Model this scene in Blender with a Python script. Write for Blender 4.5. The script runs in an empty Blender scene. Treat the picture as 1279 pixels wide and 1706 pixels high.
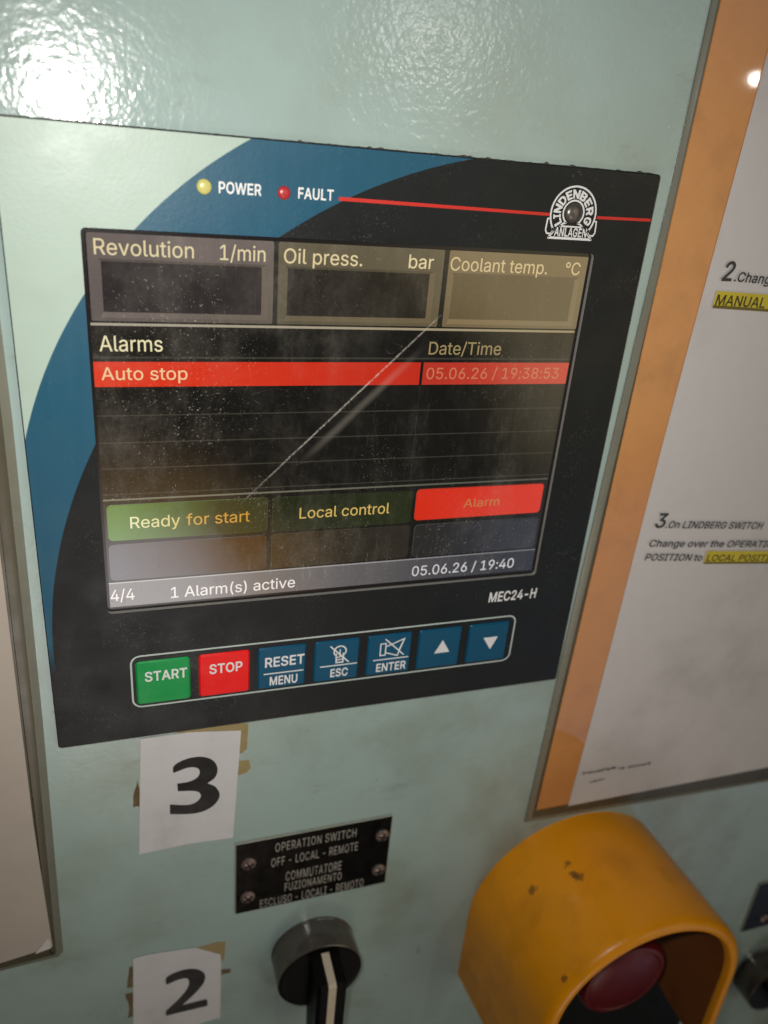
import bpy, bmesh, math, random
from mathutils import Vector, Matrix
random.seed(7)
MM = 0.001
scene = bpy.context.scene
# Axes used below: x to the right along the panel, z up, d = distance out of the panel towards
# the viewer (millimetres); the panel is the world plane Y = 0 and d runs along -Y.

# ------------------------------------------------------------------ camera
cam_data = bpy.data.cameras.new("camera")
cam = bpy.data.objects.new("camera", cam_data)
scene.collection.objects.link(cam)
scene.camera = cam
cam_data.sensor_fit = 'VERTICAL'
cam_data.sensor_height = 36.0
cam_data.lens = 1323.1228 / 1706.0 * 36.0
cam_data.clip_start = 0.005
cam_data.clip_end = 50.0
RX = (0.9478704, 0.08209869, 0.30789853)      # camera right / up / back axes in (x, z, d)
RU = (0.05702552, 0.90693999, -0.41738226)
RB = (-0.31351203, 0.41318236, 0.85497985)
CP = (0.02588574, 0.20157292, 0.24362375)
w3 = lambda v: Vector((v[0], -v[2], v[1]))
mx = Matrix.Identity(4)
for i, ax in enumerate((RX, RU, RB)):
    a = w3(ax)
    for r in range(3):
        mx[r][i] = a[r]
p = w3(CP)
for r in range(3):
    mx[r][3] = p[r]
cam.matrix_world = mx
cam_data.dof.use_dof = True
cam_data.dof.focus_distance = 0.262
cam_data.dof.aperture_fstop = (cam_data.lens * MM) / 0.0030

# ------------------------------------------------------------------ world: the dim room around the panel
world = bpy.data.worlds.new("World")
scene.world = world
world.use_nodes = True
wn, wl = world.node_tree.nodes, world.node_tree.links
wn.clear()
wout = wn.new('ShaderNodeOutputWorld')
wbg = wn.new('ShaderNodeBackground')
wl.new(wbg.outputs[0], wout.inputs[0])
wtc = wn.new('ShaderNodeTexCoord')
ROOM_BASE = (0.012, 0.013, 0.011)
def room_patch(prev, direction, cos0, cos1, colour):
    """blend the room colour towards `colour` around a direction (x, z, d)"""
    v = w3(direction).normalized()
    dot = wn.new('ShaderNodeVectorMath'); dot.operation = 'DOT_PRODUCT'
    wl.new(wtc.outputs['Generated'], dot.inputs[0]); dot.inputs[1].default_value = v
    mr = wn.new('ShaderNodeMapRange'); mr.interpolation_type = 'SMOOTHSTEP'
    wl.new(dot.outputs['Value'], mr.inputs[0])
    mr.inputs[1].default_value = cos0; mr.inputs[2].default_value = cos1
    mix = wn.new('ShaderNodeMix'); mix.data_type = 'RGBA'
    wl.new(mr.outputs[0], mix.inputs[0])
    if isinstance(prev, tuple):
        mix.inputs[6].default_value = (*prev, 1)
    else:
        wl.new(prev, mix.inputs[6])
    mix.inputs[7].default_value = (*colour, 1)
    return mix.outputs[2]
c = room_patch(ROOM_BASE, (0.48, 0.27, 0.83), 0.945, 0.985, (0.75, 0.80, 0.80))      # pale ceiling above the viewer
c = room_patch(c, (0.53, -0.11, 0.84), 0.955, 0.995, (1.45, 1.20, 0.70))            # lit wall on the right
c = room_patch(c, (0.56, -0.53, 0.64), 0.960, 0.990, (0.50, 0.55, 0.68))
c = room_patch(c, (0.24, -0.33, 0.91), 0.958, 0.982, (0.010, 0.009, 0.007))         # the dark figure holding the camera
c = room_patch(c, (0.01, -0.54, 0.84), 0.972, 0.990, (1.7, 0.95, 0.25))            # brown edge of the pale floor below
c = room_patch(c, (0.00, -0.55, 0.835), 0.986, 0.996, (4.8, 4.6, 4.6))
wl.new(c, wbg.inputs[0])
wbg.inputs[1].default_value = 0.8

# ------------------------------------------------------------------ lamps
def lamp(name, kind, x, z, d, power, colour, size, aim=None):
    L = bpy.data.lights.new(name, kind)
    o = bpy.data.objects.new(name, L)
    scene.collection.objects.link(o)
    o.location = w3((x * MM, z * MM, d * MM))
    L.energy = power
    L.color = colour
    if kind == 'SPOT':
        L.shadow_soft_size = size; L.spot_size = math.radians(106); L.spot_blend = 1.0
    else:
        L.shape = 'DISK'; L.size = size
    if aim:
        t = w3((aim[0] * MM, aim[1] * MM, aim[2] * MM))
        o.rotation_euler = (t - o.location).to_track_quat('-Z', 'Y').to_euler()
    return o
lamp("phone_lamp", 'SPOT', 9.5, 214.5, 236, 2.65, (1.0, 0.975, 0.94), 0.006, (108, 104, 0))
lamp("ceiling_lamp", 'AREA', 600, 400, 1300, 0.5, (1.0, 0.96, 0.92), 0.05, (100, 150, 0))
lamp("far_lamp", 'AREA', 1318, 398, 1300, 0.10, (1.0, 0.96, 0.88), 0.018, (220, 232, 0))

scene.view_settings.view_transform = 'Standard'
scene.view_settings.look = 'None'
scene.view_settings.exposure = 0.0
scene.view_settings.gamma = 1.0
scene.view_settings.use_curve_mapping = False
scene.cycles.use_denoising = True
scene.cycles.max_bounces = 6

# ------------------------------------------------------------------ materials
def lin(r, g, b):
    f = lambda v: (v / 255.0) / 12.92 if v <= 10.3 else (((v / 255.0) + 0.055) / 1.055) ** 2.4
    return (f(r), f(g), f(b))

class Mat:
    def __init__(self, name, colour=(0.5, 0.5, 0.5), rough=0.5, spec=0.5, metal=0.0):
        self.m = bpy.data.materials.new(name)
        self.m.use_nodes = True
        self.n, self.l = self.m.node_tree.nodes, self.m.node_tree.links
        self.b = self.n['Principled BSDF']
        self.b.inputs['Base Color'].default_value = (*colour, 1)
        self.b.inputs['Roughness'].default_value = rough
        self.b.inputs['Specular IOR Level'].default_value = spec
        self.b.inputs['Metallic'].default_value = metal
        self.colour = colour
        self._tc = None
    def tc(self):
        if not self._tc:
            self._tc = self.n.new('ShaderNodeTexCoord').outputs['Object']
        return self._tc
    def noise(self, scale, detail=3.0, rough=0.55, stretch=None, seed=0.0):
        src = self.tc()
        mp = self.n.new('ShaderNodeMapping')
        self.l.new(src, mp.inputs[0])
        mp.inputs['Location'].default_value = (seed * 0.37, seed * 0.11, seed * 0.23)
        if stretch:
            mp.inputs['Scale'].default_value = stretch
        t = self.n.new('ShaderNodeTexNoise')
        self.l.new(mp.outputs[0], t.inputs['Vector'])
        t.inputs['Scale'].default_value = scale
        t.inputs['Detail'].default_value = detail
        t.inputs['Roughness'].default_value = rough
        return t.outputs['Fac']
    def rng(self, val, a, b, c=0.0, d=1.0, smooth=True):
        r = self.n.new('ShaderNodeMapRange')
        r.interpolation_type = 'SMOOTHSTEP' if smooth else 'LINEAR'
        self.l.new(val, r.inputs[0])
        for i, v in enumerate((a, b, c, d)):
            r.inputs[i + 1].default_value = v
        return r.outputs[0]
    def math(self, op, a, b=None):
        m = self.n.new('ShaderNodeMath'); m.operation = op
        for i, v in enumerate((a, b)):
            if v is None: continue
            if isinstance(v, (int, float)): m.inputs[i].default_value = v
            else: self.l.new(v, m.inputs[i])
        return m.outputs[0]
    def mix(self, fac, a, b):
        m = self.n.new('ShaderNodeMix'); m.data_type = 'RGBA'
        if isinstance(fac, (int, float)): m.inputs[0].default_value = fac
        else: self.l.new(fac, m.inputs[0])
        for i, v in ((6, a), (7, b)):
            if isinstance(v, tuple): m.inputs[i].default_value = (*v, 1)
            else: self.l.new(v, m.inputs[i])
        return m.outputs[2]
    def base(self, out): self.l.new(out, self.b.inputs['Base Color'])
    def roughness(self, out): self.l.new(out, self.b.inputs['Roughness'])
    def bump(self, height, dist, strength=1.0):
        b = self.n.new('ShaderNodeBump')
        self.l.new(height, b.inputs['Height'])
        b.inputs['Distance'].default_value = dist
        b.inputs['Strength'].default_value = strength
        self.l.new(b.outputs[0], self.b.inputs['Normal'])
    def xz(self):
        s = self.n.new('ShaderNodeSeparateXYZ'); self.l.new(self.tc(), s.inputs[0])
        return s.outputs[0], s.outputs[2]
    def dist2(self, x, z):
        """distance in metres from the point (x, z) mm on the panel plane"""
        X, Z = self.xz()
        dx = self.math('SUBTRACT', X, x * MM); dz = self.math('SUBTRACT', Z, z * MM)
        return self.math('SQRT', self.math('ADD', self.math('MULTIPLY', dx, dx), self.math('MULTIPLY', dz, dz)))

def dist3(m, x, z, d):
    v = m.n.new('ShaderNodeVectorMath'); v.operation = 'DISTANCE'
    m.l.new(m.tc(), v.inputs[0]); v.inputs[1].default_value = (x * MM, -d * MM, z * MM)
    return v.outputs['Value']
Mat.dist3 = dist3

def worn(name, colour, rough=0.45, spec=0.5, dirt=(0.12, 0.10, 0.07), amount=0.25, scale=60, bump=0.0, metal=0.0, seed=0.0, fine=0.08):
    m = Mat(name, colour, rough, spec, metal)
    big = m.rng(m.noise(scale, 5, 0.6, seed=seed), 0.48, 0.80, 0.0, amount)
    c = m.mix(big, colour, dirt)
    var = m.rng(m.noise(scale * 9, 3, 0.6, seed=seed + 3), 0.3, 0.7, 0.0, fine, False)
    c = m.mix(var, c, tuple(v * 0.55 for v in colour))
    m.base(c)
    m.roughness(m.rng(m.noise(scale * 2.3, 4, seed=seed + 5), 0.3, 0.75, rough * 0.8, min(1, rough * 1.3), False))
    if bump:
        m.bump(m.noise(scale * 12, 3, seed=seed + 1), bump)
    return m

WALL = (0.365, 0.470, 0.435)
def wall_paint():
    m = Mat("hammered_paint", WALL, 0.24, 0.36)
    grime = m.rng(m.noise(14, 6, 0.62, seed=2), 0.42, 0.74, 0.0, 0.62)
    _, Zw = m.xz()
    grime = m.math('MULTIPLY', grime, m.rng(Zw, 0.0, 0.21, 1.0, 0.45))     # the lower half is handled more
    c = m.mix(grime, WALL, (0.215, 0.225, 0.150))
    smear = m.rng(m.noise(30, 5, 0.7, (1.0, 1.0, 2.4), 9), 0.58, 0.80, 0.0, 0.32)
    c = m.mix(smear, c, (0.17, 0.155, 0.11))
    blot = m.rng(m.noise(95, 4, 0.65, seed=5), 0.67, 0.77, 0.0, 0.55)
    c = m.mix(blot, c, (0.13, 0.115, 0.08))
    m.base(c)
    m.roughness(m.rng(m.noise(40, 4, seed=4), 0.3, 0.7, 0.12, 0.20, False))
    h = m.math('ADD', m.math('MULTIPLY', m.noise(430, 1.5, 0.5, seed=1), 1.0), m.math('MULTIPLY', m.noise(820, 1, 0.5, seed=6), 0.55))
    _, Z = m.xz()
    h = m.math('MULTIPLY', h, m.rng(Z, -0.02, 0.17, 0.22, 1.0))     # the stippled coat thins out lower down
    m.bump(h, 0.0006, 0.18)
    return m

PLATE_BLACK = (0.0040, 0.0060, 0.0070)
def plate_print():
    """front foil of the controller: mint corner, blue crescent, black field"""
    m = Mat("printed_foil", PLATE_BLACK, 0.36, 0.36)
    blue = (0.010, 0.085, 0.145)
    mint = (0.43, 0.545, 0.46)
    outer = m.rng(m.dist2(136.3, 79.9), 0.14047, 0.14077, 0, 1)
    inner = m.rng(m.dist2(168.4, 38.7), 0.16648, 0.16678, 0, 1)
    _, Z = m.xz()
    outer = m.math('MULTIPLY', outer, m.rng(Z, 0.085, 0.086))
    inner = m.math('MULTIPLY', inner, m.rng(Z, 0.030, 0.046))
    streak = m.rng(m.noise(420, 2, 0.5, (1.0, 1.0, 0.05), 3), 0.3, 0.7, 0.0, 0.30, False)
    bluec = m.mix(streak, blue, (0.016, 0.112, 0.175))
    mintc = m.mix(m.rng(m.noise(45, 4, seed=8), 0.45, 0.75, 0, 0.30), mint, (0.36, 0.41, 0.34))
    c = m.mix(inner, PLATE_BLACK, bluec)
    c = m.mix(outer, c, mintc)
    dust = m.math('MULTIPLY', m.rng(m.noise(1500, 2, seed=2), 0.60, 0.76), m.rng(m.noise(38, 4, seed=7), 0.44, 0.72))
    film = m.rng(m.noise(30, 5, 0.65, seed=12), 0.42, 0.78, 0.0, 0.010)
    c = m.mix(film, c, (0.40, 0.47, 0.50))
    c = m.mix(m.math('MULTIPLY', dust, 0.19), c, (0.5, 0.5, 0.48))
    m.base(c)
    m.roughness(m.rng(m.noise(55, 4, seed=4), 0.3, 0.7, 0.32, 0.46, False))
    m.bump(m.noise(900, 2, seed=1), 0.00006, 0.6)
    return m

def lcd(name, left, right=None, x0=20, x1=180, strength=1.0, top=None, z0=0, z1=1):
    """a lit area of the display under its scratched, dusty window; colours in sRGB, some glare mixed into the lower left fills"""
    m = Mat(name, (0.006, 0.006, 0.006), 0.10, 0.6)
    right = right or left
    X, Z = m.xz()
    col = m.mix(m.rng(X, x0 * MM, x1 * MM, 0, 1, False), lin(*left), lin(*right))
    if top:
        col = m.mix(m.rng(Z, z0 * MM, z1 * MM, 0, 1, False), col, lin(*top))
    # pixel rows of the panel
    # scratch from lower left to upper right, a fainter smear beside it
    nx, nz, tx, tz = 0.702, -0.712, 0.712, 0.702
    ax, az = 63.6, 90.8
    dx = m.math('SUBTRACT', X, ax * MM); dz = m.math('SUBTRACT', Z, az * MM)
    across = m.math('ADD', m.math('MULTIPLY', dx, nx), m.math('MULTIPLY', dz, nz))
    along = m.math('ADD', m.math('MULTIPLY', dx, tx), m.math('MULTIPLY', dz, tz))
    wob = m.math('MULTIPLY', m.math('SUBTRACT', m.noise(45, 3, seed=11), 0.5), 0.0009)
    off = m.math('ABSOLUTE', m.math('ADD', across, wob))
    ends = m.math('MULTIPLY', m.rng(along, -0.002, 0.006), m.rng(along, 0.086, 0.094, 1, 0))
    mid = m.math('MULTIPLY', m.rng(along, 0.0, 0.04), m.rng(along, 0.05, 0.09, 1, 0.35))
    scr = m.math('MULTIPLY', m.math('MULTIPLY', m.rng(off, 0.00008, 0.00050, 1, 0), ends),
                 m.math('MULTIPLY', m.rng(m.noise(700, 3, 0.7, seed=4), 0.30, 0.62, 0.12, 0.72), m.rng(mid, 0, 1, 0.40, 1.0)))
    off2 = m.math('ABSOLUTE', m.math('ADD', m.math('SUBTRACT', across, 0.0042), m.math('MULTIPLY', wob, 2.0)))
    scr2 = m.math('MULTIPLY', m.math('MULTIPLY', m.rng(off2, 0.0, 0.0022, 1, 0), m.math('MULTIPLY', m.rng(along, 0.02, 0.04), m.rng(along, 0.06, 0.085, 1, 0))), 0.16)
    # hairline scratches, dust specks, wiped film
    patch = m.rng(m.noise(24, 5, 0.6, seed=6), 0.42, 0.70)
    specks = m.math('MULTIPLY', m.rng(m.noise(620, 2.5, 0.6, seed=8), 0.71, 0.80, 0.0, 0.8), m.rng(patch, 0.35, 1, 0.0, 1.0))
    grains = m.math('MULTIPLY', m.rng(m.noise(1500, 2, 0.6, seed=14), 0.62, 0.74, 0.0, 0.45), patch)
    hair = m.math('MULTIPLY', m.rng(m.noise(120, 4, 0.7, (6.0, 1.0, 0.8), 3), 0.60, 0.72, 0.0, 0.20), m.rng(Z, 0.082, 0.062, 0.15, 1.0))
    film = m.rng(m.noise(34, 7, 0.72, seed=9), 0.42, 0.74, 0.0, 0.075)
    # wiped smears running down to the right, and a few loose short scratches
    smear = m.math('MULTIPLY', m.rng(m.noise(26, 6, 0.7, (1.6, 1.0, 0.6), 21), 0.46, 0.72, 0.0, 0.11), m.rng(m.noise(900, 2, 0.6, seed=5), 0.3, 0.7, 0.45, 1.0))
    nick = m.math('MULTIPLY', m.rng(m.math('ABSOLUTE', m.math('SUBTRACT', m.noise(38, 2.0, 0.6, (1.0, 1.0, 2.0), 31), 0.5)), 0.0, 0.0030, 0.14, 0.0), m.rng(m.noise(70, 3, seed=33), 0.58, 0.68))
    film = m.math('ADD', m.math('MULTIPLY', film, m.rng(X, 0.085, 0.125, 1.0, 0.35)), m.math('MAXIMUM', smear, nick))
    f = m.math('MAXIMUM', m.math('MAXIMUM', scr, scr2), m.math('MAXIMUM', m.math('MAXIMUM', specks, grains), m.math('ADD', hair, film)))
    f = m.math('MINIMUM', f, 0.85)
    m.base(m.mix(f, (0.005, 0.005, 0.005), (0.44, 0.40, 0.34)))
    m.l.new(m.mix(m.math('MULTIPLY', f, 0.8), col, (0.0, 0.0, 0.0)), m.b.inputs['Emission Color'])
    m.b.inputs['Emission Strength'].default_value = strength
    m.roughness(m.rng(f, 0.0, 0.4, 0.09, 0.5, False))
    return m

M = {}
M['wall'] = wall_paint()
M['foil'] = plate_print()
M['plate_edge'] = worn("plate_edge_black", (0.012, 0.012, 0.012), 0.5)
M['foil_cut'] = worn("cut_foil_edge", (0.30, 0.29, 0.26), 0.5)
M['ink_white'] = worn("printed_white_ink", (0.80, 0.80, 0.78), 0.45, amount=0.12, fine=0.1)
M['ink_line'] = worn("printed_pale_green_ink", (0.52, 0.60, 0.56), 0.45, amount=0.1)
M['ink_red'] = worn("printed_red_ink", (0.62, 0.022, 0.012), 0.42, amount=0.05)
M['ink_dark'] = worn("printed_dark_ink", (0.035, 0.028, 0.027), 0.45, amount=0.02)
M['gasket'] = worn("old_sealant", (0.06, 0.06, 0.05), 0.8, bump=0.0003)
M['key_green'] = worn("green_key_foil", (0.006, 0.31, 0.070), 0.38, 0.25, amount=0.02, bump=0.00003)
M['key_red'] = worn("red_key_foil", (0.90, 0.010, 0.010), 0.38, 0.25, amount=0.02, bump=0.00003)
M['key_blue'] = worn("blue_key_foil", (0.004, 0.080, 0.155), 0.38, 0.25, amount=0.03, bump=0.00003)
M['led_yellow'] = Mat("yellow_lens", (0.60, 0.56, 0.17), 0.3)
M['led_red'] = Mat("red_lens", (0.45, 0.03, 0.03), 0.3)
M['badge'] = worn("grey_metal_badge_ball", (0.16, 0.14, 0.12), 0.30, metal=0.6, amount=0.1)
M['paper'] = worn("white_paper", (0.66, 0.64, 0.64), 0.7, 0.3, dirt=(0.33, 0.31, 0.29), amount=0.35, scale=38, fine=0.05, bump=0.00005)
M['sheet'] = worn("grubby_paper", (0.64, 0.605, 0.585), 0.55, 0.35, dirt=(0.30, 0.27, 0.24), amount=0.42, scale=20, fine=0.06, bump=0.00006, seed=4)
M['cream'] = worn("cream_paper", (0.50, 0.435, 0.37), 0.5, 0.3, dirt=(0.28, 0.22, 0.17), amount=0.35, scale=12, fine=0.04, seed=2)
M['paper_ink'] = worn("black_printer_ink", (0.010, 0.009, 0.009), 0.55, amount=0.05)
M['grey_ink'] = worn("faded_printer_ink", (0.045, 0.040, 0.036), 0.6, amount=0.1)
M['marker'] = worn("yellow_highlighter", (0.62, 0.50, 0.035), 0.6, amount=0.15, scale=90)
M['marker_text'] = worn('printer_ink_under_marker', (0.055, 0.040, 0.010), 0.6)
M['marker_line'] = worn("dark_underline", (0.16, 0.12, 0.015), 0.6)
M['tape'] = worn("old_brown_tape", (0.33, 0.25, 0.095), 0.42, dirt=(0.10, 0.065, 0.02), amount=0.6, scale=110, fine=0.2)
M['tape_dark'] = worn("tape_residue", (0.13, 0.085, 0.03), 0.6, dirt=(0.30, 0.25, 0.12), amount=0.5, scale=160, fine=0.3)
M['card'] = worn("orange_card", (0.63, 0.275, 0.090), 0.035, 0.5, dirt=(0.26, 0.115, 0.040), amount=0.36, scale=42, fine=0.08, seed=6)
M['pocket'] = worn("clouded_plastic", (0.090, 0.081, 0.054), 0.28, 0.5, dirt=(0.06, 0.05, 0.03), amount=0.5, scale=30, fine=0.1)
M['pocket_rim'] = worn("plastic_weld", (0.20, 0.20, 0.155), 0.25, 0.5, amount=0.3, scale=50)
M['np_black'] = worn("black_engraved_plastic", (0.003, 0.0025, 0.002), 0.22, 0.25, amount=0.008, scale=80)
M['np_text'] = worn("engraved_lettering", (0.40, 0.37, 0.32), 0.6, dirt=(0.06, 0.05, 0.04), amount=0.75, scale=120, fine=0.3)
M['np_side'] = worn("bevelled_plate_edge", (0.30, 0.31, 0.25), 0.5, amount=0.5, scale=200)
M['screw'] = worn("dull_screw", (0.23, 0.17, 0.145), 0.35, metal=0.55, amount=0.5, scale=260)
M['knob_side'] = worn("dusty_knob_collar", (0.12, 0.105, 0.088), 0.13, 0.6, dirt=(0.06, 0.05, 0.04), amount=0.7, scale=60, fine=0.3, bump=0.00004, metal=0.35)
M['knob_face'] = worn("black_knob_plastic", (0.0025, 0.0022, 0.002), 0.45, 0.15, amount=0.02)
M['pointer'] = worn("cream_pointer_paint", (0.68, 0.57, 0.42), 0.55, amount=0.25, scale=150)
M['red_head'] = worn("red_mushroom_plastic", (0.125, 0.004, 0.008), 0.35, 0.3, dirt=(0.12, 0.02, 0.015), amount=0.35, scale=50)
M['black_part'] = worn("black_plastic", (0.004, 0.004, 0.0035), 0.55, 0.12, amount=0.02)
HOOD_SPOTS = [(-20.6, 51.8, 30.7, 3.0), (-21.5, 51.3, 29.1, 2.4), (-21.5, 51.1, 22.7, 2.6), (-37.9, 39.8, 23.4, 3.2), (-42.1, 33.4, 62.1, 1.9)]
def hood_mat():
    y = (0.92, 0.345, 0.004)
    m = Mat("yellow_hood_plastic", y, 0.30, 0.42)
    c = m.mix(m.rng(m.noise(26, 5, 0.6, seed=3), 0.45, 0.75, 0, 0.42), y, (0.34, 0.11, 0.006))
    c = m.mix(m.rng(m.noise(240, 4, 0.7, seed=5), 0.73, 0.80, 0, 0.4), c, (0.16, 0.06, 0.01))
    for (x, z, dd, r) in HOOD_SPOTS:
        d = m.math('ADD', m.dist3(x, z, dd), m.math('MULTIPLY', m.math('SUBTRACT', m.noise(320, 3, 0.7, seed=7), 0.5), 0.007))
        c = m.mix(m.rng(d, r * 0.35 * MM, r * MM, 0.75, 0), c, (0.15, 0.058, 0.014))
    m.base(c)
    m.roughness(m.rng(m.noise(60, 4, seed=9), 0.3, 0.7, 0.26, 0.42, False))
    m.bump(m.noise(160, 3, seed=2), 0.00025, 0.5)
    return m

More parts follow.
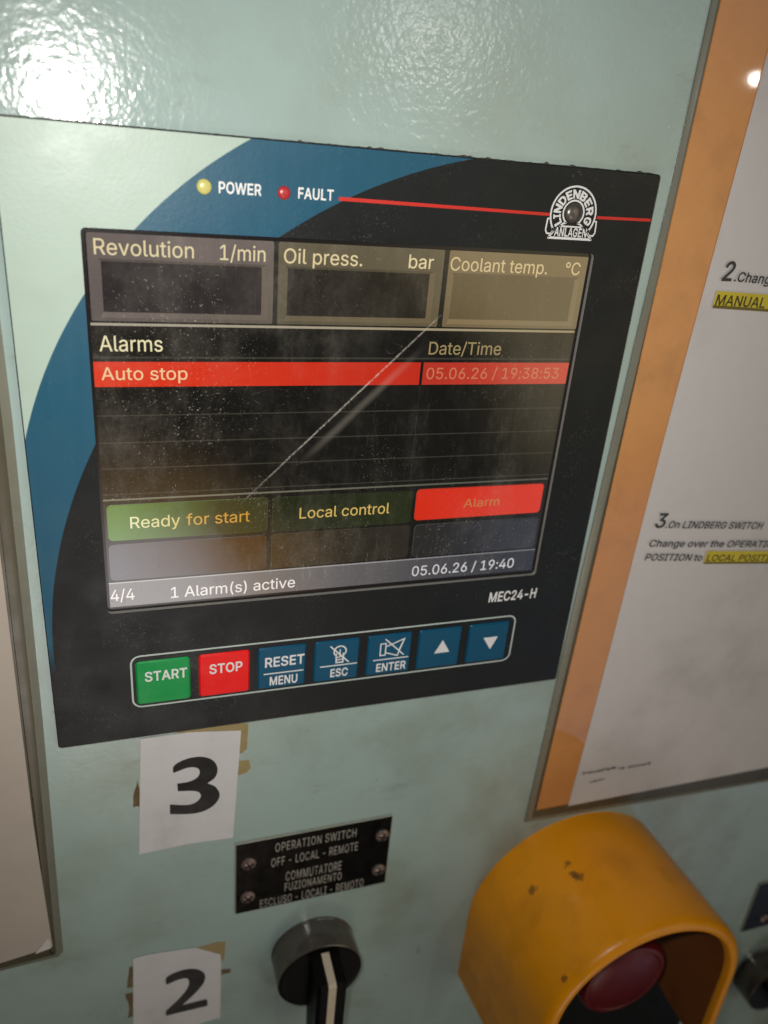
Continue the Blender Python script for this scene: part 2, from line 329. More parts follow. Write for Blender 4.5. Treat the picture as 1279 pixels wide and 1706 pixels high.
# ------------------------------------------------------------------ lettering (outlines as curve points, per 1000 em)
GLYPHS = {   # per weight and character code: advance, then shapes as [outline, holes...] of flat x, y numbers
    'regular': {
        32: (188, [
        ]),
        40: (273, [
            [[177,-98,234,-99,237,-98,238,-95,193,9,175,63,161,121,157,151,154,188,154,227,156,255,161,300,169,340,188,413,208,470,238,537,238,540,235,541,176,541,161,516,
             139,467,114,394,100,332,89,258,87,228,88,164,95,115,103,77,112,44,131,-9,151,-53,175,-97]],
        ]),
        41: (273, [
            [[37,-98,96,-99,99,-97,133,-30,160,40,175,98,185,161,186,228,184,259,178,311,168,360,153,417,137,462,108,524,100,540,96,541,38,541,35,539,68,462,97,371,
             111,306,116,265,119,226,119,188,117,156,111,117,101,76,78,3,57,-47,35,-93,35,-97]],
        ]),
        45: (453, [
            [[114,186,336,185,339,189,339,244,336,246,114,246,112,243,111,206,112,189]],
        ]),
        46: (188, [
            [[88,-6,105,-6,124,2,137,17,143,34,143,51,140,60,135,69,119,83,101,89,84,88,68,81,54,66,48,48,48,32,51,23,56,13,69,1]],
        ]),
        47: (249, [
            [[14,-78,70,-79,73,-77,236,528,237,532,236,535,179,535,176,534,13,-70,12,-75]],
        ]),
        48: (453, [
            [[213,-9,250,-8,271,-4,290,2,317,17,336,32,348,45,370,77,382,100,391,125,400,165,407,221,407,287,400,346,387,395,369,434,355,456,342,470,313,494,298,503,
             276,511,258,516,238,518,201,517,184,513,164,507,146,498,132,489,105,464,82,431,71,408,62,383,53,346,46,287,46,221,53,165,67,112,83,76,95,57,109,40,
             122,27,138,15,155,6,175,-2,196,-7],
             [217,53,192,58,170,71,150,92,135,118,125,144,117,182,112,233,112,276,115,316,123,358,135,390,148,413,167,436,185,448,208,456,235,457,261,451,282,438,294,427,
             304,416,318,391,328,363,337,323,341,276,341,233,338,196,330,153,319,121,303,92,282,71,264,60,241,53]],
        ]),
        49: (453, [
            [[76,-2,389,-3,393,-1,394,51,392,57,278,58,279,482,278,508,276,511,196,511,84,428,84,360,84,357,87,356,210,445,210,59,208,57,75,57,74,54,73,17,
             74,1]],
        ]),
        50: (453, [
            [[64,-2,387,-3,391,-1,392,53,391,58,388,59,156,60,275,185,328,245,348,270,360,290,370,310,378,330,383,355,383,383,379,410,370,434,356,457,339,477,321,491,
             300,502,271,513,238,518,206,518,173,511,143,499,113,479,92,456,77,430,66,396,64,375,64,360,67,359,126,359,130,363,131,384,138,406,150,425,166,441,187,452,
             208,457,234,457,256,453,266,449,285,440,292,434,304,420,311,409,315,394,317,381,317,362,315,346,309,329,298,308,280,283,248,247,63,50,61,15,62,1]],
        ]),
        51: (453, [
            [[203,-9,232,-9,263,-5,294,3,318,14,344,32,362,51,380,78,390,103,395,134,395,157,392,177,383,206,375,221,362,239,338,261,307,279,272,290,228,294,374,459,
             375,506,374,510,372,511,72,511,67,509,67,453,70,449,285,449,156,301,154,298,154,249,158,245,216,245,248,241,275,231,297,216,308,204,317,190,322,177,326,160,
             326,136,325,124,320,108,313,94,293,74,279,65,264,59,232,53,196,54,176,58,158,65,134,82,128,88,119,105,110,134,46,134,43,134,42,131,45,106,56,76,
             68,55,88,34,112,17,142,4,171,-5]],
        ]),
        52: (453, [
            [[282,-2,342,-3,345,-1,346,102,412,102,414,103,415,106,416,159,414,165,345,166,346,301,344,320,284,320,280,319,279,166,112,166,313,507,312,510,310,511,248,511,
             245,510,240,502,39,162,38,158,38,106,38,103,41,102,278,102,279,1]],
        ]),
        53: (453, [
            [[207,-9,248,-8,286,2,310,12,319,19,334,30,350,45,371,75,379,90,386,109,393,143,392,188,389,208,382,231,373,251,362,268,336,298,318,312,302,320,282,328,
             257,334,240,336,218,336,195,333,172,326,158,319,138,306,153,448,155,449,366,449,368,453,369,475,368,508,366,511,98,511,93,509,65,257,66,251,128,244,154,261,
             182,270,208,274,228,274,244,272,258,268,272,261,288,250,298,240,310,224,316,212,323,188,325,173,324,143,318,119,310,102,298,85,283,72,266,62,245,55,231,53,
             202,54,184,58,166,66,152,77,136,96,129,111,124,132,62,132,58,131,58,123,60,107,69,80,81,58,101,35,123,18,146,5,179,-5]],
        ]),
        54: (453, [
            [[213,-9,246,-9,274,-4,302,7,325,21,350,43,366,64,378,88,388,121,391,145,391,170,385,209,377,231,369,247,356,265,341,280,324,293,308,302,290,309,270,314,
             248,316,224,316,206,313,185,305,322,505,324,510,321,511,253,511,249,510,138,347,106,297,79,244,66,202,62,174,62,149,65,124,75,89,82,73,90,60,102,44,
             114,33,140,13,156,5,174,-2,190,-6],
             [216,51,200,54,180,62,162,75,148,90,139,105,132,123,128,147,128,170,131,189,137,207,146,222,162,240,176,251,194,258,216,262,237,262,255,259,272,252,290,240,
             304,225,315,206,320,192,324,169,324,146,322,129,316,111,306,91,291,75,272,62,255,54,236,51]],
        ]),
        56: (453, [
            [[210,-9,248,-9,283,-3,316,8,343,23,368,45,384,67,398,96,403,126,403,151,398,175,386,202,376,218,357,240,345,249,326,259,307,266,330,276,344,287,361,306,
             376,333,384,365,384,390,382,408,375,430,366,448,354,464,338,480,321,493,300,504,282,511,260,516,239,518,213,518,192,516,170,511,152,504,132,493,114,480,97,463,
             84,445,73,418,68,391,68,365,74,340,84,318,100,295,122,277,146,266,126,259,108,250,95,240,81,225,70,209,60,191,53,168,50,147,50,119,58,87,72,60,
             93,36,120,17,144,5,178,-5],
             [213,52,190,55,168,62,151,73,134,88,125,103,119,123,118,148,121,165,129,184,141,199,154,211,174,223,194,229,214,232,243,232,268,227,286,219,300,210,311,199,
             323,184,331,165,334,148,334,131,331,114,325,99,315,85,301,73,284,62,267,56,248,53],
             [214,293,194,296,180,302,162,313,152,323,143,340,137,356,136,367,137,395,142,410,152,426,161,436,173,444,194,453,212,457,236,457,250,455,268,450,284,441,295,433,
             305,420,311,408,316,390,316,367,315,356,311,344,305,331,296,319,281,307,268,300,252,295,237,293]],
        ]),
        57: (453, [
            [[130,-2,202,-2,341,204,369,256,384,297,391,331,391,367,384,402,371,434,353,462,332,482,306,499,274,512,244,518,208,518,174,511,148,499,120,481,98,460,79,431,
             69,405,65,389,62,365,62,339,64,316,68,298,76,277,87,257,100,240,116,225,136,212,156,202,176,197,204,193,228,193,246,196,267,203,130,4,128,0],
             [216,246,194,250,180,256,162,268,148,283,140,297,132,316,128,341,128,362,132,386,138,401,148,419,162,434,180,447,196,454,216,457,237,457,255,454,272,447,291,434,
             304,420,315,400,320,386,324,362,324,339,320,317,315,302,303,282,291,269,278,259,258,250,236,246]],
        ]),
        58: (188, [
            [[88,-6,105,-6,124,2,137,17,143,34,143,51,140,60,135,69,119,83,101,89,84,88,68,81,54,66,48,48,48,32,51,23,56,13,69,1]],
            [[88,269,105,269,124,277,136,290,143,310,142,331,134,347,120,358,101,364,84,363,72,358,64,353,53,340,48,323,49,305,56,288,69,276]],
        ]),
        65: (480, [
            [[16,-2,84,-3,87,-2,135,138,138,139,342,139,393,-2,396,-3,461,-3,465,-1,465,1,458,22,278,511,202,511,199,510,15,6,14,1],
             [158,201,194,302,239,446,285,301,320,202]],
        ]),
        67: (510, [
            [[252,-9,288,-9,328,-2,362,10,393,28,415,45,426,57,445,81,464,117,475,158,474,161,472,162,406,162,399,139,392,124,382,107,368,92,347,77,330,68,302,59,
             280,56,256,56,232,59,216,63,194,73,175,86,158,101,143,119,131,139,116,174,107,219,106,270,112,317,122,352,131,371,142,388,163,414,192,434,223,448,249,453,
             286,453,316,446,346,433,364,419,376,408,386,395,395,379,406,346,472,345,475,347,468,378,453,415,436,441,414,465,386,486,357,501,316,513,282,518,253,518,229,516,
             190,506,170,498,150,487,130,473,112,457,88,428,74,406,62,383,51,354,45,329,38,281,39,221,47,172,54,147,63,124,74,102,88,80,101,64,116,47,138,30,
             158,17,182,6,206,-2,229,-7]],
        ]),
        68: (502, [
            [[60,-2,236,-2,271,1,302,8,340,23,372,42,400,67,423,96,435,118,445,141,454,169,460,195,464,238,464,273,460,313,454,341,448,363,438,386,425,411,402,443,
             386,458,365,474,347,484,322,496,293,504,265,509,241,511,62,511,58,510,58,2],
             [128,59,128,449,244,449,280,442,306,433,334,415,348,403,358,391,376,361,388,327,396,280,396,231,389,188,377,150,363,125,345,104,316,83,292,71,271,65,238,60]],
        ]),
        69: (419, [
            [[60,-2,373,-3,377,-1,378,53,377,58,374,59,130,59,128,61,128,226,354,226,357,230,358,251,357,285,354,288,128,289,128,449,372,449,374,453,375,505,373,511,
             62,511,58,510,58,2]],
        ]),
        70: (410, [
            [[60,-2,124,-3,128,0,128,218,344,218,347,219,348,222,349,270,348,278,346,280,128,281,128,449,368,449,371,453,372,505,370,511,62,511,58,510,58,2]],
        ]),
        72: (517, [
            [[60,-2,124,-3,128,0,127,170,128,228,130,229,389,229,389,0,393,-3,456,-3,458,-2,460,482,458,511,393,511,389,509,390,302,389,292,388,291,128,292,128,509,
             124,511,61,511,58,510,57,146,58,1]],
        ]),
        73: (300, [
            [[31,-2,267,-3,271,-1,272,47,270,59,186,59,185,61,185,449,270,450,272,499,270,511,33,511,29,510,28,470,30,450,114,449,115,448,115,60,30,59,28,18,
             29,1]],
        ]),
        76: (393, [
            [[60,-2,359,-3,362,-2,363,1,364,53,363,58,360,59,128,60,128,507,127,510,124,511,61,511,59,511,58,508,58,2]],
        ]),
        77: (628, [
            [[60,-2,121,-3,124,-2,125,1,125,326,122,419,168,290,284,-1,288,-3,341,-3,344,-1,458,290,504,417,501,325,501,1,502,-2,505,-3,566,-3,570,-2,571,431,
             570,508,569,511,478,511,474,510,348,183,314,81,285,175,154,510,150,511,61,511,58,510,57,146,58,1]],
        ]),
        78: (523, [
            [[60,-2,124,-3,127,-2,128,1,128,289,123,419,200,289,385,-2,461,-3,464,-2,466,482,464,511,400,511,397,511,396,508,396,158,398,92,353,172,138,510,134,511,
             61,511,58,510,57,146,58,1]],
        ]),
        79: (533, [
            [[252,-9,281,-9,305,-7,344,3,364,11,386,23,404,36,424,53,438,70,454,93,466,114,474,132,488,180,493,211,495,236,494,288,490,319,485,344,468,390,454,416,
             439,437,414,464,394,481,375,492,352,503,328,511,305,516,281,518,253,518,229,516,206,511,182,503,158,492,140,481,108,452,95,437,80,416,63,384,57,370,44,326,
             38,272,38,236,40,211,49,162,57,139,68,114,80,93,96,70,110,53,127,38,159,17,182,6,206,-2,229,-7],
             [255,56,239,58,216,63,186,78,159,99,142,119,126,149,113,187,106,229,106,270,112,317,122,352,139,384,158,408,172,421,186,432,212,444,246,452,278,453,310,448,
             342,435,369,415,392,388,409,357,421,322,427,281,427,237,423,197,414,163,398,130,377,102,357,84,325,66,292,57]],
        ]),
        80: (445, [
            [[60,-2,124,-3,127,-1,128,183,250,184,279,187,303,192,333,205,356,220,375,239,392,264,405,299,411,329,411,361,405,397,394,427,378,453,355,475,328,492,311,500,
             288,506,250,511,62,511,58,510,58,2],
             [128,244,127,284,128,449,246,449,261,448,290,440,304,432,318,420,329,404,338,383,341,361,341,336,339,320,333,301,326,286,313,271,290,255,276,250,256,246,232,244]],
        ]),
        82: (449, [
            [[60,-2,124,-3,127,-1,128,195,238,196,244,196,246,194,351,-2,426,-3,430,-1,428,6,318,207,341,218,357,229,376,247,384,256,396,277,405,300,411,339,411,365,
             409,387,405,404,397,425,385,447,375,460,358,476,338,489,320,498,301,504,260,511,62,511,58,510,58,2],
             [128,257,127,284,128,449,247,449,268,447,285,443,298,437,312,427,324,416,333,401,339,383,342,364,342,341,339,320,332,302,323,289,314,280,302,272,288,265,254,258]],
        ]),
        83: (447, [
            [[207,-11,248,-11,284,-5,316,5,348,22,374,43,392,68,399,83,405,99,410,128,409,164,400,193,396,201,383,219,361,240,332,257,312,267,273,279,212,295,166,312,
             154,319,140,329,130,338,122,351,118,368,119,390,126,409,137,425,150,436,168,446,190,453,212,456,236,456,260,453,279,447,297,438,310,428,324,411,331,398,336,376,
             399,375,402,376,403,385,401,401,390,432,377,453,360,472,338,489,310,503,280,513,249,518,212,518,172,512,135,499,106,483,86,465,68,442,55,411,50,383,51,353,
             58,326,72,301,91,281,116,264,154,246,184,236,266,214,296,202,312,193,325,183,334,173,340,161,343,146,342,125,336,107,322,88,309,76,284,62,262,55,237,52,
             211,52,188,55,168,61,147,71,134,81,119,97,112,111,106,139,40,139,36,138,36,128,39,111,50,79,66,53,83,34,108,16,135,3,168,-6]],
        ]),
        84: (449, [
            [[193,-2,256,-3,258,-2,259,1,259,449,418,450,419,453,420,474,420,505,418,511,34,511,30,510,29,470,30,453,31,450,190,449,190,2]],
        ]),
        85: (517, [
            [[243,-10,274,-10,305,-7,336,1,364,13,392,31,412,49,435,78,445,99,454,124,459,160,460,491,458,511,394,511,391,511,390,508,390,168,387,148,379,124,373,111,
             360,94,346,81,330,70,312,62,298,58,278,55,259,55,240,55,220,58,206,62,188,70,172,81,158,94,145,111,137,127,129,150,127,168,127,508,126,511,123,511,
             61,511,58,510,58,161,61,136,67,113,79,85,95,61,115,39,133,25,152,13,186,0,213,-7]],
        ]),
        87: (686, [
            [[155,-2,229,-3,232,-1,321,323,342,419,362,334,453,-1,456,-3,532,-2,670,500,672,510,668,511,604,511,601,510,508,148,492,77,463,201,382,510,378,511,304,511,
             211,157,193,75,169,183,84,510,80,511,15,511,14,506,152,0]],
        ]),
        90: (438, [
            [[42,-2,397,-3,400,-2,402,53,401,58,398,59,120,59,171,127,398,460,400,502,398,511,42,511,38,510,38,453,38,450,41,449,317,450,270,385,40,48,39,14,
             40,1]],
        ]),
        97: (389, [
            [[147,-11,172,-11,188,-9,205,-5,225,3,250,20,263,34,274,49,275,-2,336,-3,339,0,339,265,336,291,325,320,308,345,296,357,281,366,267,373,250,379,215,386,
             181,386,149,382,116,372,92,359,66,337,49,315,39,292,40,289,44,287,100,272,118,297,128,307,142,316,170,326,185,328,206,328,228,324,246,316,257,307,268,289,
             273,271,273,250,270,242,264,237,242,230,142,217,103,207,78,196,60,184,46,170,36,154,28,124,28,92,35,65,49,39,57,29,70,16,92,3,118,-6],
             [160,48,137,52,125,57,109,68,101,78,95,94,95,113,99,128,106,139,122,151,141,159,172,165,230,173,260,180,273,184,274,142,272,124,266,105,252,82,236,67,
             212,54,186,48]],
        ]),
        98: (424, [
            [[215,-10,240,-10,260,-8,284,-1,304,8,327,23,344,39,365,69,373,85,383,113,388,134,392,165,391,219,388,244,381,272,373,293,362,314,347,334,331,351,314,364,
             297,372,264,383,240,386,215,386,192,383,176,378,160,370,143,356,117,323,116,510,113,511,53,511,51,507,51,0,54,-3,114,-2,115,1,115,55,116,56,140,25,
             158,10,180,-3,198,-8],
             [210,50,188,54,170,63,148,81,137,96,127,117,119,145,116,174,116,205,119,234,126,260,135,279,148,296,164,311,185,322,206,327,230,327,252,323,272,314,292,297,
             304,281,315,258,321,235,325,204,325,174,321,144,314,119,306,101,292,82,274,65,256,55,235,50]],
        ]),
        99: (396, [
            [[193,-10,228,-10,255,-5,279,3,304,17,320,29,343,54,357,80,365,101,364,104,361,105,304,119,302,118,295,101,288,87,277,75,264,64,251,57,232,51,217,49,
             198,49,169,55,150,65,129,85,113,112,103,142,99,173,99,202,103,232,111,259,121,279,133,295,153,313,175,323,197,327,222,327,248,321,264,313,276,302,292,282,
             302,260,364,276,364,279,359,293,349,314,335,332,319,349,301,362,280,372,254,381,228,386,188,386,154,379,122,366,94,345,69,318,50,284,38,250,32,211,32,172,
             37,131,50,93,69,59,80,44,96,29,122,10,140,2,159,-5]],
        ]),
        100: (424, [
            [[183,-10,221,-9,235,-6,253,2,281,21,289,29,309,56,310,55,310,1,311,-2,370,-3,374,-1,375,482,374,508,372,511,312,511,309,510,308,322,296,339,279,358,
             263,370,248,378,232,383,210,386,184,386,167,384,149,380,128,372,112,364,94,351,78,334,67,319,58,304,45,276,39,254,33,224,32,173,38,126,45,101,53,82,
             64,61,77,43,93,27,109,14,128,4,144,-3,162,-7],
             [194,50,172,54,154,63,134,80,122,96,111,119,103,145,99,175,99,205,102,232,109,258,119,278,131,295,152,313,167,321,190,327,215,327,236,323,256,314,275,298,
             290,279,299,260,306,234,309,205,309,173,306,148,300,123,289,99,275,79,262,67,240,55,219,50]],
        ]),
        101: (404, [
            [[197,-10,226,-10,256,-6,284,2,308,14,328,28,345,47,361,73,367,90,367,93,306,107,304,106,296,91,282,74,272,65,256,56,242,52,224,49,200,49,176,53,
             163,58,147,67,132,80,121,93,112,108,106,122,101,146,99,166,370,166,372,167,374,172,373,219,367,256,355,293,338,323,316,347,301,359,284,369,254,380,218,386,
             186,386,151,379,121,366,93,346,80,333,68,317,48,281,37,245,32,203,32,164,39,122,54,84,74,52,99,26,128,7,161,-5],
             [100,223,101,240,109,264,116,278,130,296,145,310,163,320,180,325,194,327,216,327,237,324,254,317,271,305,284,289,293,274,301,253,306,226,305,223]],
        ]),
        102: (254, [
            [[81,-2,140,-3,144,0,144,324,228,325,230,328,231,358,231,376,230,380,228,381,145,382,144,418,146,436,149,448,155,457,164,465,172,468,186,471,204,471,219,469,
             226,466,229,466,245,520,244,523,232,527,208,532,177,532,150,527,134,521,123,515,111,506,100,495,91,483,85,470,79,442,78,382,7,381,3,379,3,328,4,325,
             78,324,78,2]],
        ]),
        105: (167, [
            [[53,-2,112,-3,115,-2,116,1,117,359,116,378,113,381,54,381,51,381,50,378,50,2]],
            [[77,441,92,441,110,449,122,461,128,477,127,494,120,510,108,520,90,526,75,526,58,519,44,505,39,489,39,474,47,459,61,446]],
        ]),
        108: (189, [
            [[139,-4,170,-2,182,1,183,4,172,55,166,56,146,54,129,57,121,65,117,81,117,508,116,511,113,511,54,511,51,510,51,507,50,208,52,65,55,49,61,34,
             70,21,80,11,93,4,107,-1]],
        ]),
        109: (610, [
            [[53,-2,113,-3,116,-1,117,249,119,266,127,287,134,297,144,308,167,322,191,327,208,327,221,325,242,316,249,311,262,297,270,278,271,267,271,2,272,-2,333,-3,
             337,-1,337,245,339,266,348,291,362,308,382,321,395,325,410,327,436,326,452,322,462,317,479,304,490,283,493,264,494,-1,498,-3,558,-2,559,2,559,268,557,286,
             552,309,542,331,535,342,513,365,501,373,487,379,456,387,420,388,402,385,384,379,356,364,336,346,318,318,309,338,299,352,284,367,273,375,260,382,244,386,229,388,
             210,388,180,382,166,376,152,368,131,349,115,324,114,381,52,381,51,377,50,111,51,1]],
        ]),
        110: (410, [
            [[53,-2,113,-3,116,-1,117,239,121,265,126,277,133,289,149,307,173,320,201,326,231,325,244,321,256,315,267,307,277,295,285,281,289,270,293,246,294,-1,298,-3,
             356,-3,358,-2,360,226,357,276,353,298,341,326,325,348,307,365,286,376,256,384,240,386,216,386,196,383,172,376,150,364,132,348,115,324,114,381,55,381,51,380,
             50,111,51,1]],
        ]),
        111: (415, [
            [[193,-10,227,-10,262,-3,293,10,321,30,335,44,346,58,365,93,378,131,383,164,383,211,377,250,365,284,347,317,323,345,294,366,262,379,227,386,188,386,154,379,
             122,366,93,345,69,318,50,284,38,250,32,211,32,172,37,131,50,93,69,59,80,44,96,29,122,10,140,2,159,-5],
             [196,49,175,53,154,63,132,81,120,98,110,119,103,142,99,173,99,202,103,232,109,255,118,274,133,295,150,311,169,321,192,327,218,327,240,323,258,316,275,303,
             294,280,306,255,312,231,316,202,316,173,312,142,305,119,297,101,282,81,265,65,244,54,222,49]],
        ]),
        112: (424, [
            [[53,-145,113,-146,117,-143,117,55,143,22,162,8,176,-1,194,-7,207,-9,248,-10,266,-7,288,0,304,8,322,19,331,27,351,49,372,83,385,123,392,165,392,214,
             385,256,373,293,353,326,327,354,314,364,297,372,276,380,248,386,215,386,186,382,167,374,147,360,136,349,115,321,114,381,55,381,51,380,51,-141],
             [210,50,188,54,170,63,148,81,137,96,127,117,119,145,116,174,116,205,119,234,126,260,135,279,148,296,164,311,185,322,206,327,230,327,252,323,272,314,292,297,
             304,281,315,258,321,235,325,204,325,174,321,144,314,119,306,101,292,82,274,65,256,55,235,50]],
        ]),
        114: (259, [
            [[53,-2,113,-3,117,0,117,247,120,263,124,275,131,287,142,300,158,312,171,318,198,323,244,321,246,379,244,386,203,387,185,384,166,378,148,368,136,357,125,345,
             115,329,114,381,55,381,51,380,51,2]],
        ]),
        115: (365, [
            [[166,-10,196,-10,230,-6,262,4,280,14,301,30,318,51,327,68,333,97,333,122,325,148,313,168,296,184,281,193,258,203,146,233,125,245,115,260,112,271,112,286,
             116,297,123,307,132,315,147,323,173,330,206,329,222,325,233,320,240,315,254,299,267,275,326,288,326,291,323,303,311,327,300,342,284,357,268,368,249,377,228,383,
             208,386,172,386,144,382,120,375,96,363,79,351,68,340,59,328,48,303,45,284,45,259,51,235,62,216,81,197,102,184,124,175,220,151,234,146,251,136,258,128,
             263,119,265,109,265,95,260,83,254,74,243,64,230,57,219,52,198,48,162,49,147,52,130,59,118,68,110,77,102,92,96,108,94,109,34,96,34,93,37,78,
             47,55,60,36,78,20,93,9,110,1,140,-7]],
        ]),
        116: (227, [
            [[168,-6,200,-4,214,0,215,4,204,56,170,52,151,55,142,59,137,64,131,76,128,100,129,323,130,324,205,325,207,348,206,378,205,381,202,381,129,382,128,472,
             124,473,66,473,63,472,62,470,62,382,4,381,3,378,3,328,4,325,7,324,62,324,62,94,65,68,72,44,80,31,90,19,107,7,133,-3,150,-6]],
        ]),
        117: (410, [
            [[169,-7,206,-6,222,-2,245,7,269,24,282,37,295,57,296,-2,355,-3,359,-1,360,359,358,381,298,381,294,380,294,166,293,141,289,117,277,91,267,78,259,71,
             246,63,230,56,214,53,200,53,185,53,170,56,149,67,140,76,130,87,124,98,120,112,117,133,116,380,112,381,54,381,51,380,51,124,53,104,58,81,64,65,
             73,46,84,32,96,20,108,12,131,1,151,-5]],
        ]),
        118: (389, [
            [[163,-2,225,-3,228,-1,369,367,373,378,372,381,306,381,303,380,221,155,195,68,174,139,86,380,82,381,18,381,15,380,16,375,137,61,161,-1]],
        ]),
        121: (389, [
            [[78,-147,112,-146,140,-138,167,-120,179,-109,193,-87,206,-59,282,138,372,375,372,381,306,381,303,380,221,155,194,70,175,136,86,380,82,381,18,381,15,380,16,375,
             160,0,141,-53,134,-65,124,-76,111,-84,100,-87,85,-87,65,-84,59,-85,45,-139,46,-141,55,-144]],
        ]),
        176: (316, [
            [[147,281,168,281,194,286,217,296,233,307,250,325,262,344,271,365,275,387,275,408,271,432,262,452,246,475,234,488,214,501,188,512,168,515,148,515,126,511,105,502,
             84,489,67,472,54,451,45,432,41,408,41,387,45,365,54,344,68,322,84,307,105,293,126,285],
             [150,337,138,340,128,345,118,351,110,359,100,378,98,389,98,406,100,417,104,428,120,446,129,452,141,457,151,459,166,459,186,453,199,443,206,436,212,427,217,415,
             219,405,219,390,217,380,213,370,203,357,195,349,174,338]],
        ]),
    },
    'bold': {
        45: (468, [
            [[114,169,335,169,342,170,351,176,355,185,356,236,355,250,348,259,342,262,336,263,116,263,108,262,100,256,96,247,95,189,96,182,100,176,108,170]],
        ]),
        50: (468, [
            [[64,-19,388,-19,394,-18,400,-15,406,-6,408,23,408,58,404,68,394,75,387,76,195,76,305,193,351,247,377,286,389,312,396,334,400,361,399,389,394,416,386,439,
             369,467,349,490,324,509,305,518,271,530,237,535,213,535,194,533,160,524,127,509,103,492,79,466,61,434,50,400,47,363,48,356,52,350,63,343,126,343,137,346,
             145,356,149,388,154,401,162,415,172,424,184,432,209,440,234,441,244,439,262,434,275,427,285,418,293,408,298,396,301,381,300,358,294,336,284,317,267,293,242,264,
             48,58,45,47,46,-3,52,-15,58,-18]],
        ]),
        52: (468, [
            [[282,-19,342,-19,349,-18,357,-12,361,-6,362,1,362,85,412,86,419,87,427,93,431,99,432,106,432,159,429,173,424,177,418,181,362,183,361,321,354,332,348,336,
             342,337,278,336,270,333,265,327,263,317,263,182,141,182,329,503,329,512,327,518,322,523,316,527,248,528,237,525,230,518,25,170,21,158,21,106,22,99,26,93,
             34,87,41,86,262,86,263,-3,270,-15,276,-18]],
        ]),
        65: (495, [
            [[16,-19,84,-19,92,-18,100,-12,103,-6,147,122,149,123,330,123,377,-6,383,-15,389,-18,396,-19,462,-19,474,-15,480,-7,482,1,480,10,296,510,291,521,283,526,
             275,528,202,528,189,524,183,515,-2,7,-2,-3,2,-12,10,-18],
             [182,218,238,388,297,218]],
        ]),
        66: (471, [
            [[60,-19,246,-19,278,-18,314,-12,342,-3,378,16,402,38,419,62,430,89,436,120,437,149,431,183,421,208,404,234,386,252,363,267,378,279,391,293,403,310,409,324,
             414,340,417,362,417,385,414,405,405,436,390,463,370,485,342,505,324,514,306,520,284,525,256,528,61,528,50,525,44,518,41,507,41,1,42,-6,46,-12,54,-18],
             [145,76,144,168,145,212,260,212,276,209,294,203,310,193,322,181,330,167,336,147,336,129,334,119,324,101,319,95,306,87,290,81,267,77],
             [145,304,145,433,251,433,264,431,278,428,292,421,302,413,309,405,313,395,317,381,317,363,315,353,310,341,303,330,286,316,268,308,248,304]],
        ]),
        67: (525, [
            [[252,-25,288,-25,314,-22,338,-16,372,-3,390,6,409,20,440,47,451,61,464,81,474,101,483,122,492,159,491,166,487,172,476,178,410,179,402,178,396,174,392,170,
             378,133,368,117,358,105,340,92,326,84,304,76,280,72,243,74,222,79,202,87,189,96,171,111,156,129,145,147,132,180,124,219,122,270,128,313,138,348,154,378,
             174,401,204,422,229,432,250,436,280,437,304,433,333,422,352,409,364,398,379,374,392,338,402,330,410,329,476,329,484,333,491,342,492,350,489,363,484,384,475,407,
             453,445,440,461,424,478,394,500,362,517,320,529,282,535,253,535,225,532,200,526,177,519,150,506,130,494,98,465,82,448,66,426,41,374,28,330,21,272,21,236,
             23,211,33,159,41,134,52,108,66,83,80,62,92,48,114,27,150,3,174,-9,200,-17,225,-23]],
        ]),
        68: (517, [
            [[60,-19,236,-19,275,-15,311,-7,351,10,371,21,389,34,420,65,443,97,456,125,466,151,473,178,478,204,481,237,481,273,478,306,473,333,466,360,457,385,443,413,
             430,434,414,453,396,471,362,495,336,507,312,516,282,523,250,527,61,528,51,525,44,519,41,507,41,1,42,-6,46,-12,54,-18],
             [145,76,144,432,244,432,274,427,301,417,316,408,330,397,350,375,362,353,373,319,379,280,379,230,373,192,361,155,350,135,335,117,308,97,288,87,267,81,238,77]],
        ]),
        69: (434, [
            [[60,-19,374,-19,384,-16,391,-10,394,4,394,54,390,67,380,75,373,76,146,76,144,77,145,210,358,210,366,214,373,223,374,251,373,292,366,300,358,304,145,305,
             144,432,370,433,378,434,386,440,390,446,391,453,391,510,388,519,382,525,370,528,61,528,51,525,44,519,41,507,41,1,42,-6,46,-12,54,-18]],
        ]),
        70: (425, [
            [[60,-19,128,-19,137,-15,143,-6,144,2,145,202,345,202,352,203,358,206,364,218,364,281,360,290,352,296,344,297,145,297,144,432,367,433,374,434,384,440,387,446,
             388,453,388,510,385,519,378,525,367,528,61,528,51,525,44,519,41,507,41,1,42,-6,46,-12,54,-18]],
        ]),
        71: (535, [
            [[253,-25,296,-25,317,-22,342,-16,362,-9,386,3,407,16,424,28,438,42,454,62,467,81,476,99,490,137,494,160,497,186,497,257,492,267,484,274,476,275,280,274,
             268,268,265,262,264,255,264,200,265,193,271,184,277,181,284,180,394,179,391,159,383,140,376,127,364,109,342,91,332,86,314,78,282,72,247,73,214,82,189,96,
             171,111,150,138,136,168,129,189,125,212,122,239,122,270,125,297,135,340,149,370,168,395,180,406,196,418,220,430,244,436,276,437,300,433,330,422,345,412,358,399,
             369,386,380,369,392,339,402,331,410,330,477,330,486,334,492,343,492,355,487,377,481,395,470,417,448,451,425,475,392,501,360,517,322,529,280,535,251,535,224,532,
             198,526,177,519,149,506,129,494,96,465,81,448,65,426,49,395,41,376,28,331,21,272,21,236,23,211,33,157,41,134,51,109,65,84,80,62,109,31,127,17,
             148,4,173,-8,200,-17,226,-23]],
        ]),
        72: (532, [
            [[60,-19,128,-19,137,-15,143,-6,144,2,144,170,144,212,146,213,372,213,373,2,374,-6,380,-15,386,-18,393,-19,456,-19,464,-18,472,-12,475,-6,476,2,476,482,
             475,512,473,519,468,524,462,527,456,528,392,528,380,524,374,515,373,507,373,309,372,308,145,308,144,507,143,515,137,524,131,527,124,528,61,528,53,526,45,520,
